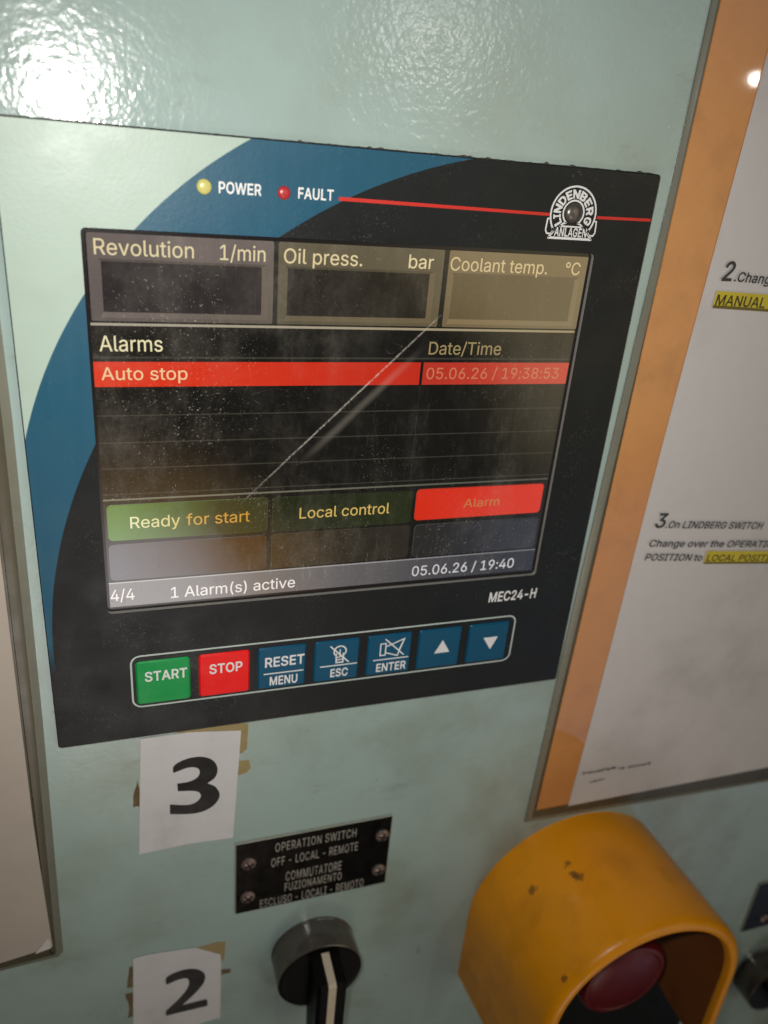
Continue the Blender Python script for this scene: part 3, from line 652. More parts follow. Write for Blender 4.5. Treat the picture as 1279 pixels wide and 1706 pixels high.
             42,515,41,507,41,1,42,-6,46,-12,54,-18]],
        ]),
        73: (315, [
            [[31,-19,268,-19,274,-18,280,-15,286,-6,288,1,288,56,286,63,281,71,274,75,268,76,203,76,202,77,202,432,268,433,276,434,284,440,287,446,288,453,288,508,
             284,520,275,526,267,528,32,528,25,527,20,524,14,515,12,492,12,453,14,446,19,438,25,434,32,433,98,433,99,432,99,78,98,76,32,76,24,74,16,68,
             13,63,12,56,13,-3,19,-15,25,-18]],
        ]),
        76: (408, [
            [[60,-19,360,-19,366,-18,373,-14,378,-6,380,1,380,58,376,68,366,75,144,77,144,508,143,515,140,521,132,526,124,528,57,527,46,521,42,515,41,508,41,1,
             42,-6,46,-12,54,-18]],
        ]),
        77: (643, [
            [[60,-19,125,-19,134,-14,141,-3,142,312,270,-10,274,-15,282,-19,340,-19,352,-16,360,-6,484,313,485,2,486,-6,492,-15,498,-18,505,-19,567,-19,574,-18,582,-12,
             586,-6,587,1,587,431,587,508,585,515,580,523,574,527,566,528,477,528,470,526,461,520,335,196,315,137,299,183,167,520,158,526,150,528,61,528,54,526,46,521,
             42,515,41,507,41,1,42,-6,46,-12,54,-18]],
        ]),
        78: (538, [
            [[60,-19,128,-19,138,-14,144,-3,144,289,142,352,186,280,372,-12,380,-18,388,-19,461,-19,469,-18,478,-12,481,-6,482,2,482,482,481,512,479,519,474,524,468,527,
             462,528,400,528,387,524,381,515,380,507,380,160,151,520,142,526,136,528,62,528,54,526,45,520,42,515,41,507,41,1,42,-6,46,-12,54,-18]],
        ]),
        79: (548, [
            [[252,-25,281,-26,302,-24,322,-20,349,-13,368,-5,394,9,417,25,436,43,452,60,468,84,481,106,490,128,498,151,505,181,512,236,512,272,510,298,500,350,484,395,
             468,424,452,447,424,477,404,494,384,506,360,518,334,526,309,532,281,535,253,535,225,532,200,526,177,519,150,506,130,494,110,477,95,462,82,447,66,424,47,389,
             41,374,28,330,21,272,21,236,23,211,28,181,34,156,41,134,53,106,66,84,82,60,98,43,117,25,150,3,174,-9,200,-17,225,-23],
             [255,72,222,79,195,91,180,102,166,115,150,137,135,169,126,203,122,238,123,279,129,317,138,348,153,375,171,398,195,418,221,430,250,436,278,437,304,432,333,421,
             359,402,380,377,395,349,406,313,411,272,410,229,406,196,398,168,382,136,364,112,339,92,312,79,284,73]],
        ]),
        80: (460, [
            [[60,-19,128,-19,137,-15,143,-6,144,2,145,167,258,168,293,173,318,180,342,191,366,207,388,229,406,256,421,293,427,329,427,367,421,403,410,432,403,446,391,463,
             366,488,336,506,316,516,294,522,250,528,61,528,50,525,44,518,41,507,41,1,42,-6,46,-12,54,-18],
             [145,261,144,284,145,433,257,432,285,424,304,410,315,395,322,377,325,360,325,336,322,320,318,306,303,284,286,271,270,265,255,262,232,261]],
        ]),
        82: (464, [
            [[60,-19,128,-19,137,-15,143,-6,144,2,144,178,146,179,236,178,337,-9,343,-16,354,-19,426,-19,438,-16,444,-9,447,0,445,8,341,199,375,222,390,237,402,254,
             412,273,420,294,425,314,428,339,428,365,425,391,420,410,413,430,402,451,388,470,373,485,346,503,329,512,306,519,284,524,252,528,61,528,50,525,44,518,41,507,
             41,1,42,-6,46,-12,54,-18],
             [145,274,144,284,145,433,258,432,276,428,290,423,302,414,311,406,317,396,323,379,326,364,326,342,322,323,317,309,304,293,284,281,254,275]],
        ]),
        83: (462, [
            [[207,-27,253,-27,296,-19,330,-7,365,14,390,38,410,68,421,93,427,129,427,151,425,168,416,197,410,210,398,226,371,253,341,271,316,283,279,295,216,311,171,328,
             152,340,138,355,134,368,135,386,140,401,150,415,160,423,172,430,192,436,213,440,236,440,254,437,274,431,293,421,304,411,310,403,317,387,319,371,325,364,331,360,
             400,359,410,362,417,368,420,379,418,397,409,431,393,459,370,485,342,506,312,520,280,530,242,535,200,534,165,528,130,515,96,496,72,475,60,460,51,446,39,417,
             33,383,35,349,42,322,48,308,59,291,81,268,108,250,143,233,178,221,260,198,291,187,310,174,323,159,327,146,326,129,322,115,310,98,299,89,280,78,258,71,
             236,68,211,68,192,71,164,80,151,88,138,99,133,106,125,124,122,143,116,151,110,155,39,156,28,153,22,147,19,136,20,124,24,103,31,82,49,48,73,22,
             100,2,130,-13,169,-23]],
        ]),
        84: (464, [
            [[193,-19,260,-19,271,-12,275,-3,276,432,416,433,426,436,432,440,435,449,436,505,433,519,423,527,415,528,33,528,26,527,21,524,14,515,13,508,13,453,16,442,
             23,436,33,433,174,432,174,1,175,-6,178,-12,186,-18]],
        ]),
        85: (532, [
            [[243,-26,274,-27,309,-23,342,-15,373,-1,402,18,430,44,449,70,463,99,472,129,476,160,476,491,475,515,469,523,462,527,455,528,390,527,381,523,375,515,374,507,
             374,169,371,152,360,122,351,108,338,96,321,84,308,78,292,74,272,71,246,71,226,74,206,80,192,87,176,99,162,114,153,132,147,148,143,168,143,507,140,518,
             134,525,123,528,61,528,54,527,49,524,42,515,41,507,41,161,46,127,53,103,65,76,82,51,105,26,123,12,147,-3,180,-16,209,-23]],
        ]),
        87: (701, [
            [[155,-19,230,-19,240,-16,246,-9,343,343,439,-10,446,-16,456,-19,530,-19,536,-18,544,-12,548,-6,687,500,688,512,682,523,676,527,668,528,604,528,593,525,586,518,
             492,153,399,513,392,524,386,527,379,528,307,528,296,525,290,518,193,153,98,518,92,525,81,528,17,528,10,526,2,521,-2,512,-1,500,137,-6,143,-15]],
        ]),
    },
    'heavy': {
        66: (485, [
            [[60,-36,264,-36,293,-33,318,-29,350,-19,387,1,400,11,415,26,433,53,447,85,452,110,454,149,451,171,444,198,430,227,414,248,393,269,404,282,416,299,428,328,
             434,362,434,385,431,406,423,438,407,468,396,483,381,498,351,520,331,530,310,537,286,542,256,545,61,545,50,543,41,539,30,527,26,519,24,507,24,1,27,-13,
             33,-23,47,-33],
             [162,93,161,168,162,195,260,195,272,193,288,187,301,178,308,170,315,159,319,145,317,123,308,108,298,102,279,96,259,93],
             [162,321,162,416,260,415,281,408,288,403,294,396,300,380,298,357,290,341,278,331,260,324,248,321]],
        ]),
        68: (531, [
            [[60,-36,236,-36,276,-32,315,-23,340,-14,360,-5,380,6,400,21,433,54,457,88,472,118,483,147,490,174,495,203,498,237,498,273,495,308,490,337,483,364,472,392,
             457,422,444,443,428,464,412,480,394,494,371,509,343,523,313,534,274,542,242,545,61,545,50,543,41,539,30,528,26,519,24,507,24,1,27,-13,33,-23,47,-33],
             [162,93,161,415,236,416,264,412,282,407,307,394,327,376,344,352,354,326,362,285,363,239,359,205,350,172,339,149,325,131,308,117,288,106,267,99,242,94]],
        ]),
        69: (448, [
            [[60,-36,374,-36,384,-35,393,-31,405,-19,409,-10,411,4,411,59,408,70,404,77,398,84,388,90,374,93,163,93,161,94,162,193,353,193,364,194,378,201,388,216,
             390,224,391,251,391,285,388,299,384,306,378,313,364,320,353,322,162,322,162,415,370,416,382,417,390,421,401,431,407,445,408,497,408,511,405,522,399,532,390,539,
             382,543,370,545,61,545,50,543,42,539,30,528,26,519,24,507,24,1,27,-13,33,-23,47,-33]],
        ]),
        71: (549, [
            [[253,-42,301,-41,346,-32,370,-24,396,-12,416,1,434,15,451,31,469,53,482,72,492,92,506,133,511,159,514,186,514,252,513,263,505,279,491,289,476,292,278,291,
             270,289,260,283,252,275,248,266,247,255,247,200,250,186,254,178,260,171,270,166,278,163,373,163,368,147,357,128,339,110,316,97,286,90,257,89,227,95,204,106,
             184,122,167,143,157,161,151,175,143,208,139,238,139,270,142,295,151,333,165,364,177,380,187,390,210,406,232,416,254,420,284,419,316,409,332,400,346,388,365,360,
             378,328,389,319,400,314,481,314,497,322,504,330,508,339,510,351,508,364,504,381,492,411,468,452,454,470,436,488,400,515,368,532,326,545,280,552,251,552,222,549,
             194,543,170,535,140,520,120,508,98,491,84,476,68,459,51,435,33,402,25,383,11,332,7,304,4,272,4,236,7,205,17,153,25,127,36,102,51,75,67,51,
             98,18,118,3,139,-11,166,-24,196,-34,224,-40]],
        ]),
        73: (329, [
            [[31,-36,268,-36,278,-35,289,-29,296,-23,302,-13,305,1,305,47,303,67,296,79,288,87,274,92,220,93,219,94,219,415,268,416,278,417,292,424,302,438,305,453,
             304,514,302,522,296,531,289,538,282,542,267,545,32,545,21,543,11,538,4,532,-2,522,-5,508,-5,453,-2,439,3,429,12,421,26,416,80,416,82,415,82,94,
             32,93,18,90,11,86,4,80,-2,70,-4,62,-5,1,-2,-13,3,-23,11,-29,21,-35]],
        ]),
        76: (422, [
            [[60,-36,366,-36,379,-31,386,-25,394,-14,396,-5,397,53,396,64,388,80,381,86,374,90,360,93,161,94,161,508,159,522,153,532,144,539,130,544,61,545,50,543,
             41,539,33,532,27,522,25,514,24,1,27,-13,33,-23,47,-33]],
        ]),
        78: (552, [
            [[60,-36,124,-36,135,-35,148,-27,156,-19,160,-10,161,2,162,286,356,-19,364,-27,374,-34,388,-36,462,-36,472,-35,480,-31,492,-21,497,-10,499,1,499,483,497,519,
             492,529,483,538,472,543,462,545,394,544,386,542,376,536,370,529,365,522,363,507,363,219,169,524,159,536,149,542,136,545,61,545,50,543,42,540,31,529,26,519,
             24,508,24,1,27,-13,33,-23,47,-33]],
        ]),
        82: (478, [
            [[60,-36,130,-36,144,-30,156,-18,160,-10,161,1,161,160,162,162,226,161,322,-19,334,-31,343,-35,354,-36,432,-36,447,-30,458,-18,463,-5,463,6,461,14,364,193,
             386,209,405,229,421,252,432,276,440,302,444,332,445,365,442,392,431,432,410,469,401,481,384,498,355,518,336,527,311,536,286,541,252,545,61,545,50,543,41,539,
             30,527,26,519,24,507,24,1,27,-13,33,-23,47,-33],
             [162,291,162,416,256,415,282,408,294,399,300,393,304,384,308,370,309,342,303,318,297,310,290,304,274,296,248,291]],
        ]),
    },
    'medium': {
        32: (188, [
        ]),
        46: (200, [
            [[88,-18,102,-19,113,-17,124,-13,133,-6,143,4,150,14,156,34,156,48,154,59,145,77,134,88,124,95,114,99,101,102,80,100,66,94,58,88,49,80,42,71,
             37,59,35,48,35,34,37,24,41,14,48,4,58,-6,67,-12]],
        ]),
        50: (465, [
            [[64,-15,388,-15,398,-12,402,-6,404,1,404,54,402,63,394,70,387,72,185,72,302,196,348,250,374,290,385,312,391,330,395,355,396,383,391,413,381,439,366,465,
             346,487,329,501,306,514,270,526,237,531,206,530,170,523,138,510,106,489,82,464,65,435,56,409,51,375,53,356,57,350,63,347,126,347,136,350,142,359,143,378,
             147,395,160,418,170,427,184,436,196,442,214,445,234,445,252,441,272,432,285,424,296,411,302,395,305,382,305,363,302,348,298,334,288,315,265,285,52,57,49,47,
             50,-3,55,-12]],
        ]),
        51: (465, [
            [[203,-21,239,-21,269,-17,304,-6,333,8,356,26,376,48,392,74,402,99,408,134,408,156,406,173,396,207,378,239,353,265,324,284,294,297,255,305,385,454,387,462,
             387,510,383,518,375,523,71,524,61,521,55,512,55,453,58,443,64,438,72,437,257,437,145,309,142,298,142,249,145,239,154,233,216,233,244,229,270,220,290,206,
             305,185,310,173,313,159,313,128,309,113,303,102,286,84,258,70,232,65,200,66,172,72,158,79,147,87,134,103,127,118,123,138,115,145,108,147,42,146,33,141,
             29,131,33,104,44,71,58,48,77,28,108,6,136,-8,168,-17]],
        ]),
        65: (492, [
            [[16,-15,84,-15,92,-14,96,-10,143,123,146,127,334,127,381,-6,385,-11,396,-15,462,-15,472,-12,476,-6,477,5,460,53,290,514,282,522,275,524,202,524,192,521,
             187,515,2,5,2,-3,4,-9,10,-14],
             [176,214,205,296,239,402,273,296,302,215]],
        ]),
        66: (468, [
            [[60,-15,246,-15,278,-14,314,-8,351,5,379,21,399,40,416,66,428,95,433,125,432,155,427,184,418,205,398,235,377,254,355,267,372,279,386,292,403,318,410,341,
             413,362,413,385,410,404,401,436,387,460,376,474,363,486,338,503,322,511,303,517,284,521,256,524,61,524,51,521,47,515,45,507,45,1,49,-10,54,-14],
             [141,72,141,216,260,216,277,213,290,209,306,201,319,190,331,174,337,161,339,150,339,123,335,112,328,99,312,85,292,77,267,73],
             [141,300,141,437,251,437,265,435,278,432,294,425,303,418,312,407,318,395,320,384,320,357,316,344,309,332,301,323,289,313,267,304,248,300]],
        ]),
        67: (522, [
            [[252,-21,288,-21,332,-14,372,1,407,23,437,50,450,67,462,85,479,122,488,159,484,169,476,174,409,175,402,173,394,166,388,144,379,126,369,112,360,102,339,87,
             325,79,300,71,280,68,256,68,235,71,218,76,199,85,182,96,168,108,153,127,143,143,128,178,120,219,118,270,124,313,134,347,152,381,171,404,200,425,226,436,
             249,440,280,441,306,436,336,424,354,411,366,400,381,380,388,364,394,342,402,334,409,333,472,333,482,336,486,342,488,349,485,363,471,407,450,443,438,458,421,475,
             393,496,362,512,320,525,282,531,253,531,226,528,202,523,176,514,154,503,133,491,100,463,85,446,70,425,51,389,45,375,32,330,28,302,25,272,25,236,27,211,
             36,162,45,134,56,109,70,84,84,65,96,51,117,30,154,5,176,-5,202,-14,226,-19]],
        ]),
        68: (514, [
            [[60,-15,236,-15,274,-11,305,-4,346,11,380,32,410,59,433,88,447,113,457,136,466,165,472,191,477,238,477,273,472,316,466,345,457,375,434,421,409,453,390,471,
             368,486,337,503,310,513,282,519,256,523,61,524,54,522,48,518,45,507,45,1,49,-10,54,-14],
             [141,72,140,436,244,436,277,430,300,421,313,415,332,400,352,378,367,352,377,319,383,280,383,230,377,191,365,155,353,133,337,114,310,94,287,83,268,77,238,73]],
        ]),
        69: (431, [
            [[60,-15,374,-15,381,-14,387,-9,390,4,390,54,387,66,380,71,373,72,142,72,140,73,141,214,358,214,364,217,368,223,370,251,369,289,364,297,358,300,141,301,
             140,436,370,437,378,438,384,443,387,453,387,506,385,515,380,521,370,524,62,524,54,522,48,518,45,507,45,1,49,-10,54,-14]],
        ]),
        71: (532, [
            [[253,-21,296,-21,340,-12,363,-4,383,5,405,19,421,31,450,62,472,99,486,138,490,161,493,186,493,253,491,262,484,269,476,271,284,271,273,267,269,262,268,255,
             268,200,269,193,274,187,284,184,399,183,396,162,388,140,374,117,358,99,338,84,309,73,281,68,244,70,215,77,186,93,164,113,146,137,131,169,121,212,118,238,
             118,270,121,300,131,339,147,374,164,397,177,409,194,422,218,433,248,440,276,441,303,436,318,432,334,424,348,414,362,402,380,377,394,343,402,335,409,334,473,334,
             482,337,487,343,489,351,486,364,472,405,451,441,438,456,423,472,391,497,361,512,322,525,280,531,251,531,224,528,200,523,176,515,152,503,132,491,100,463,84,446,
             69,425,53,395,45,376,32,330,27,298,25,272,25,236,27,211,37,160,45,133,55,110,69,85,83,65,115,31,129,20,152,6,178,-6,202,-14,226,-19]],
        ]),
        72: (529, [
            [[60,-15,124,-15,134,-12,139,-6,140,1,140,170,140,216,142,217,376,217,377,2,378,-6,383,-12,393,-15,456,-15,463,-14,468,-9,472,2,472,482,471,512,466,521,
             456,524,393,524,383,521,378,515,377,507,377,305,376,304,141,304,140,507,139,515,134,521,124,524,61,524,54,522,48,518,45,507,45,1,49,-10,54,-14]],
        ]),
        73: (312, [
            [[31,-15,268,-15,278,-12,282,-6,284,1,284,47,283,60,278,68,268,72,199,72,198,73,198,436,268,437,275,438,280,442,284,453,284,508,281,518,275,522,267,524,
             32,524,22,521,18,515,16,492,16,453,18,446,22,441,32,437,102,437,103,436,103,73,32,72,25,70,20,66,16,56,16,1,20,-10,25,-14]],
        ]),
        76: (405, [
            [[60,-15,360,-15,370,-11,374,-6,376,1,376,57,372,66,364,71,140,73,140,508,136,518,132,522,124,524,57,523,49,518,45,508,45,1,49,-10,54,-14]],
        ]),
        77: (640, [
            [[60,-15,125,-15,132,-11,137,-3,136,339,156,285,272,-6,279,-13,288,-15,342,-15,351,-12,356,-7,490,338,489,-3,495,-12,504,-15,567,-15,574,-14,579,-10,583,2,
             583,431,583,508,581,515,577,520,566,524,477,524,470,522,464,518,339,196,315,123,295,184,164,518,158,522,150,524,61,524,54,522,49,518,45,507,45,1,49,-10,
             54,-14]],
        ]),
        78: (535, [
            [[60,-15,128,-15,135,-11,140,-3,140,289,138,367,190,281,376,-10,380,-14,388,-15,461,-15,469,-14,474,-9,478,2,478,482,477,512,472,521,462,524,400,524,390,520,
             384,512,384,145,148,518,142,522,136,524,62,524,54,522,48,518,45,507,45,1,49,-10,54,-14]],
        ]),
        79: (545, [
            [[252,-21,281,-22,305,-19,350,-8,368,0,393,13,414,28,434,46,448,63,464,85,478,109,486,127,500,176,505,207,508,236,508,272,506,298,497,348,488,376,480,395,
             464,423,449,445,436,460,415,480,380,504,358,514,332,523,308,528,281,531,253,531,226,528,202,523,176,514,154,503,133,491,112,474,98,460,85,445,70,423,59,404,
             45,375,32,330,28,302,25,272,25,236,27,211,37,158,45,134,56,109,70,85,86,63,100,46,120,28,154,5,176,-5,202,-14,226,-19],
             [255,68,226,73,210,80,192,88,178,99,164,113,146,136,131,169,122,203,118,238,119,279,124,313,134,347,149,376,168,401,192,421,218,433,246,440,278,441,307,436,
             336,423,362,405,384,378,399,349,410,314,415,272,414,229,410,196,402,168,386,135,367,109,342,89,316,76,284,69]],
        ]),
        80: (457, [
            [[60,-15,124,-15,134,-12,139,-6,140,1,141,171,258,172,292,177,318,184,338,193,367,213,388,235,404,259,417,295,423,329,423,367,416,404,406,432,388,461,363,485,
             332,504,316,511,292,518,250,524,61,524,51,521,47,515,45,507,45,1,49,-10,54,-14],
             [141,257,140,284,141,437,246,437,260,435,285,428,297,422,308,412,318,398,326,380,329,361,329,336,327,324,322,306,316,293,305,281,285,267,272,262,256,258,232,257]],
        ]),
        82: (461, [
            [[60,-15,124,-15,134,-12,139,-6,140,1,140,181,142,183,238,183,339,-6,344,-12,354,-15,426,-15,436,-12,441,-6,443,1,440,10,335,201,372,225,387,240,398,255,
             407,272,417,297,421,314,424,339,424,365,421,390,414,417,405,438,395,454,385,467,366,486,342,501,324,509,304,516,284,520,252,524,61,524,51,521,47,515,45,507,
             45,1,49,-10,54,-14],
             [141,270,140,284,141,437,246,437,262,435,282,431,293,426,305,417,314,409,322,396,327,379,330,363,330,342,327,324,322,310,313,297,306,290,297,283,283,277,254,271]],
        ]),
        83: (459, [
            [[207,-23,248,-23,293,-16,330,-2,362,17,387,40,408,71,417,96,423,129,423,151,421,168,412,198,395,224,369,250,338,268,317,278,276,291,216,307,172,323,147,339,
             138,348,134,356,130,368,131,386,138,404,148,417,157,426,172,434,193,441,213,444,236,444,256,441,274,435,295,424,306,414,313,405,320,389,323,372,331,364,338,363,
             400,363,407,364,413,369,416,379,415,393,411,413,404,432,390,457,367,482,341,502,313,516,280,526,242,531,206,530,168,524,130,511,98,493,71,468,54,442,42,411,
             37,383,39,349,46,321,62,293,84,271,112,252,142,237,180,224,262,202,291,191,305,183,317,173,328,158,331,147,330,128,324,112,312,95,295,82,280,73,258,67,
             236,64,211,64,192,67,165,75,149,85,136,96,128,107,122,122,118,143,110,150,103,152,40,152,32,150,26,146,24,140,24,128,28,105,35,82,52,51,75,25,
             104,4,130,-8,164,-18]],
        ]),
        84: (461, [
            [[193,-15,260,-15,268,-10,271,-3,272,436,416,437,423,439,429,443,432,453,432,505,430,515,423,522,415,524,33,524,23,521,19,515,17,508,17,453,20,443,26,438,
             33,437,178,436,178,1,182,-10,186,-14]],
        ]),
        85: (529, [
            [[243,-22,274,-23,308,-19,339,-11,370,1,399,21,422,41,445,71,457,94,466,121,472,160,472,491,471,512,468,518,463,522,456,524,394,524,384,521,379,515,378,507,
             378,168,375,151,371,137,363,118,354,106,341,93,324,81,308,74,292,70,272,67,232,69,217,72,200,78,187,86,174,96,164,106,153,122,143,145,139,168,139,512,
             133,521,123,524,61,524,51,521,47,515,45,507,45,161,50,128,57,102,68,80,85,53,108,29,125,15,148,1,182,-12,210,-19]],
        ]),
        87: (698, [
            [[155,-15,230,-15,239,-12,244,-6,343,360,441,-6,446,-12,456,-15,529,-15,536,-14,542,-10,545,-3,684,502,684,512,679,520,668,524,604,524,594,521,589,515,492,135,
             395,511,390,520,379,524,307,524,297,521,292,515,193,135,181,187,96,515,91,521,81,524,17,524,10,522,5,518,2,512,2,502,140,-3,146,-12]],
        ]),
        97: (401, [
            [[147,-23,178,-23,208,-17,234,-7,249,3,261,13,263,-6,268,-12,274,-15,340,-15,348,-10,351,-3,352,265,346,301,340,318,328,340,309,362,278,382,246,393,209,399,
             174,398,135,391,102,379,79,366,56,345,38,320,27,295,28,285,35,277,100,259,106,260,112,264,125,287,140,301,160,311,180,315,206,316,229,311,247,300,257,284,
             261,266,261,252,258,248,238,242,139,229,112,223,89,215,63,202,48,191,34,175,23,154,16,124,16,88,20,70,25,55,39,31,47,21,63,6,88,-9,115,-18],
             [160,60,140,64,130,68,120,75,112,84,107,97,107,113,111,124,116,131,134,143,155,149,214,158,260,167,261,142,259,123,250,101,242,89,228,77,208,66,186,61]],
        ]),
        101: (416, [
            [[197,-22,227,-23,264,-17,290,-9,319,7,340,23,362,48,377,79,380,90,378,98,374,103,368,106,314,119,303,119,294,114,286,98,272,81,256,70,240,64,224,61,
             201,61,184,64,160,73,144,85,136,94,127,107,121,119,115,137,113,154,370,154,377,155,382,159,386,172,385,219,379,260,367,298,348,331,324,357,308,369,289,380,
             258,392,218,399,186,398,148,391,116,377,85,356,60,328,40,293,26,253,19,203,20,164,27,118,34,97,42,79,64,44,92,16,108,4,124,-5,158,-17],
             [114,236,117,252,125,268,142,291,153,300,168,308,184,313,195,315,216,315,233,312,248,305,259,298,271,286,282,269,288,253,292,237]],
        ]),
        103: (437, [
            [[190,-165,222,-166,256,-162,277,-157,311,-143,334,-128,350,-114,367,-92,378,-69,383,-49,387,-21,387,358,386,382,383,388,376,393,314,394,306,392,301,388,298,382,298,359,
             283,372,264,384,251,391,234,396,210,399,184,399,164,396,143,391,124,384,104,374,87,361,72,345,49,314,34,282,25,252,20,215,19,176,23,143,29,115,41,84,
             56,58,76,36,98,19,127,3,156,-6,183,-10,220,-9,250,-2,275,12,296,28,296,-16,291,-40,284,-51,277,-59,265,-69,252,-75,238,-79,219,-82,194,-82,168,-77,
             153,-71,141,-63,128,-50,111,-30,101,-26,89,-30,46,-55,38,-62,36,-69,38,-76,50,-97,62,-111,85,-132,102,-142,130,-155,158,-162],
             [194,74,172,79,154,88,140,101,129,115,120,136,113,161,111,179,112,214,117,241,125,262,135,280,150,297,160,304,178,312,194,315,215,315,234,311,249,304,268,289,
             279,274,287,256,295,227,297,208,296,171,293,148,287,128,278,111,265,95,250,84,234,77,216,74]],
        ]),
        104: (422, [
            [[53,-15,113,-15,123,-12,128,-6,129,2,129,239,131,253,140,277,154,294,165,302,178,309,200,314,228,313,248,305,259,297,267,288,277,266,281,246,281,2,282,-6,
             287,-12,296,-15,356,-15,363,-14,368,-10,372,1,372,256,368,288,357,322,342,348,319,371,304,381,290,388,260,396,240,399,216,399,184,393,154,381,129,362,129,508,
             128,515,124,520,113,524,50,523,42,518,38,508,38,1,42,-10,47,-14]],
        ]),
        110: (422, [
            [[53,-15,113,-15,123,-12,128,-6,129,2,129,239,131,253,140,277,154,294,165,302,178,309,200,314,228,313,248,305,259,297,267,288,277,266,281,246,281,2,282,-6,
             287,-12,297,-15,356,-15,363,-14,368,-9,372,1,372,190,372,256,369,280,360,316,349,337,335,356,321,369,308,379,290,388,268,395,240,399,210,398,184,393,166,387,
             142,374,127,361,126,385,121,390,115,393,54,394,47,392,41,388,38,377,38,1,42,-10,47,-14]],
        ]),
        111: (427, [
            [[193,-22,220,-23,239,-21,261,-16,280,-10,308,4,336,27,356,50,377,88,390,127,396,172,395,217,388,258,381,280,371,301,352,332,326,358,298,378,262,392,220,399,
             188,398,150,391,118,378,101,368,86,355,71,340,59,325,38,289,25,247,19,203,20,159,28,117,42,79,65,43,92,16,118,-2,134,-10,156,-17],
             [196,61,178,65,161,73,142,89,130,105,121,124,113,155,111,173,111,202,115,228,121,250,129,269,143,288,158,301,174,310,192,314,218,315,236,311,254,303,272,288,
             284,272,294,250,301,223,304,202,304,173,300,145,294,124,285,106,272,88,257,75,240,66,222,62]],
        ]),
        114: (271, [
            [[53,-15,113,-15,123,-12,128,-6,129,2,129,247,132,260,139,277,148,288,158,297,170,304,198,311,216,311,246,308,254,313,258,324,258,380,256,390,249,397,242,399,
             204,400,182,396,154,385,128,367,126,385,121,391,115,393,54,394,44,391,40,385,38,377,38,1,42,-10,47,-14]],
        ]),
        116: (239, [
            [[168,-19,192,-18,218,-12,225,-7,228,4,217,57,212,65,201,69,180,65,159,66,148,71,143,80,141,100,141,311,202,312,213,316,217,321,219,328,218,382,213,390,
             206,393,142,394,141,470,139,477,135,483,124,486,62,485,53,480,50,470,50,395,6,394,0,392,-6,388,-9,378,-9,324,-4,316,3,312,50,311,50,83,54,57,
             63,35,70,23,82,10,102,-5,116,-11,134,-16]],
        ]),
        118: (401, [
            [[163,-15,226,-15,235,-12,240,-6,384,370,385,382,382,388,377,392,370,394,306,394,298,392,293,388,212,167,195,115,96,388,90,392,84,394,18,394,8,391,4,385,
             2,378,4,370,149,-6,154,-12]],
        ]),
    },
}

GLYPH_CACHE = {}
def glyph_mesh(ch, weight):
    if (ch, weight) in GLYPH_CACHE: return GLYPH_CACHE[(ch, weight)]
    vs, fs = [], []
    for shape in GLYPHS[weight][ord(ch)][1]:
        bm = bmesh.new()
        edges = []
        for flat in shape:
            ring = [bm.verts.new((flat[i] / 1000, flat[i + 1] / 1000, 0)) for i in range(0, len(flat), 2)]
            edges += [bm.edges.new((ring[i], ring[(i + 1) % len(ring)])) for i in range(len(ring))]
        bmesh.ops.triangle_fill(bm, edges=edges, use_beauty=True)
        bm.verts.index_update()
        k = len(vs)
        vs += [(v.co.x, v.co.y) for v in bm.verts]
        fs += [tuple(v.index + k for v in f.verts) for f in bm.faces]
        bm.free()
    GLYPH_CACHE[(ch, weight)] = (vs, fs)
    return vs, fs

def text_mesh(body, weight='regular', track=0.0):
    """the string as flat faces: width 1, cap height 1, baseline 0"""
    vs, fs, pen = [], [], 0.0
    for ch in body:
        if ch == ' ':
            pen += 0.188 + track
            continue
        pv, pf = glyph_mesh(ch, weight)
        k = len(vs)
        vs += [(pen + x, y) for x, y in pv]
        fs += [tuple(i + k for i in f) for f in pf]
        pen += GLYPHS[weight][ord(ch)][0] / 1000 + track
    x0 = min(v[0] for v in vs); x1 = max(v[0] for v in vs)
    return [((x - x0) / (x1 - x0), y / 0.509) for x, y in vs], fs

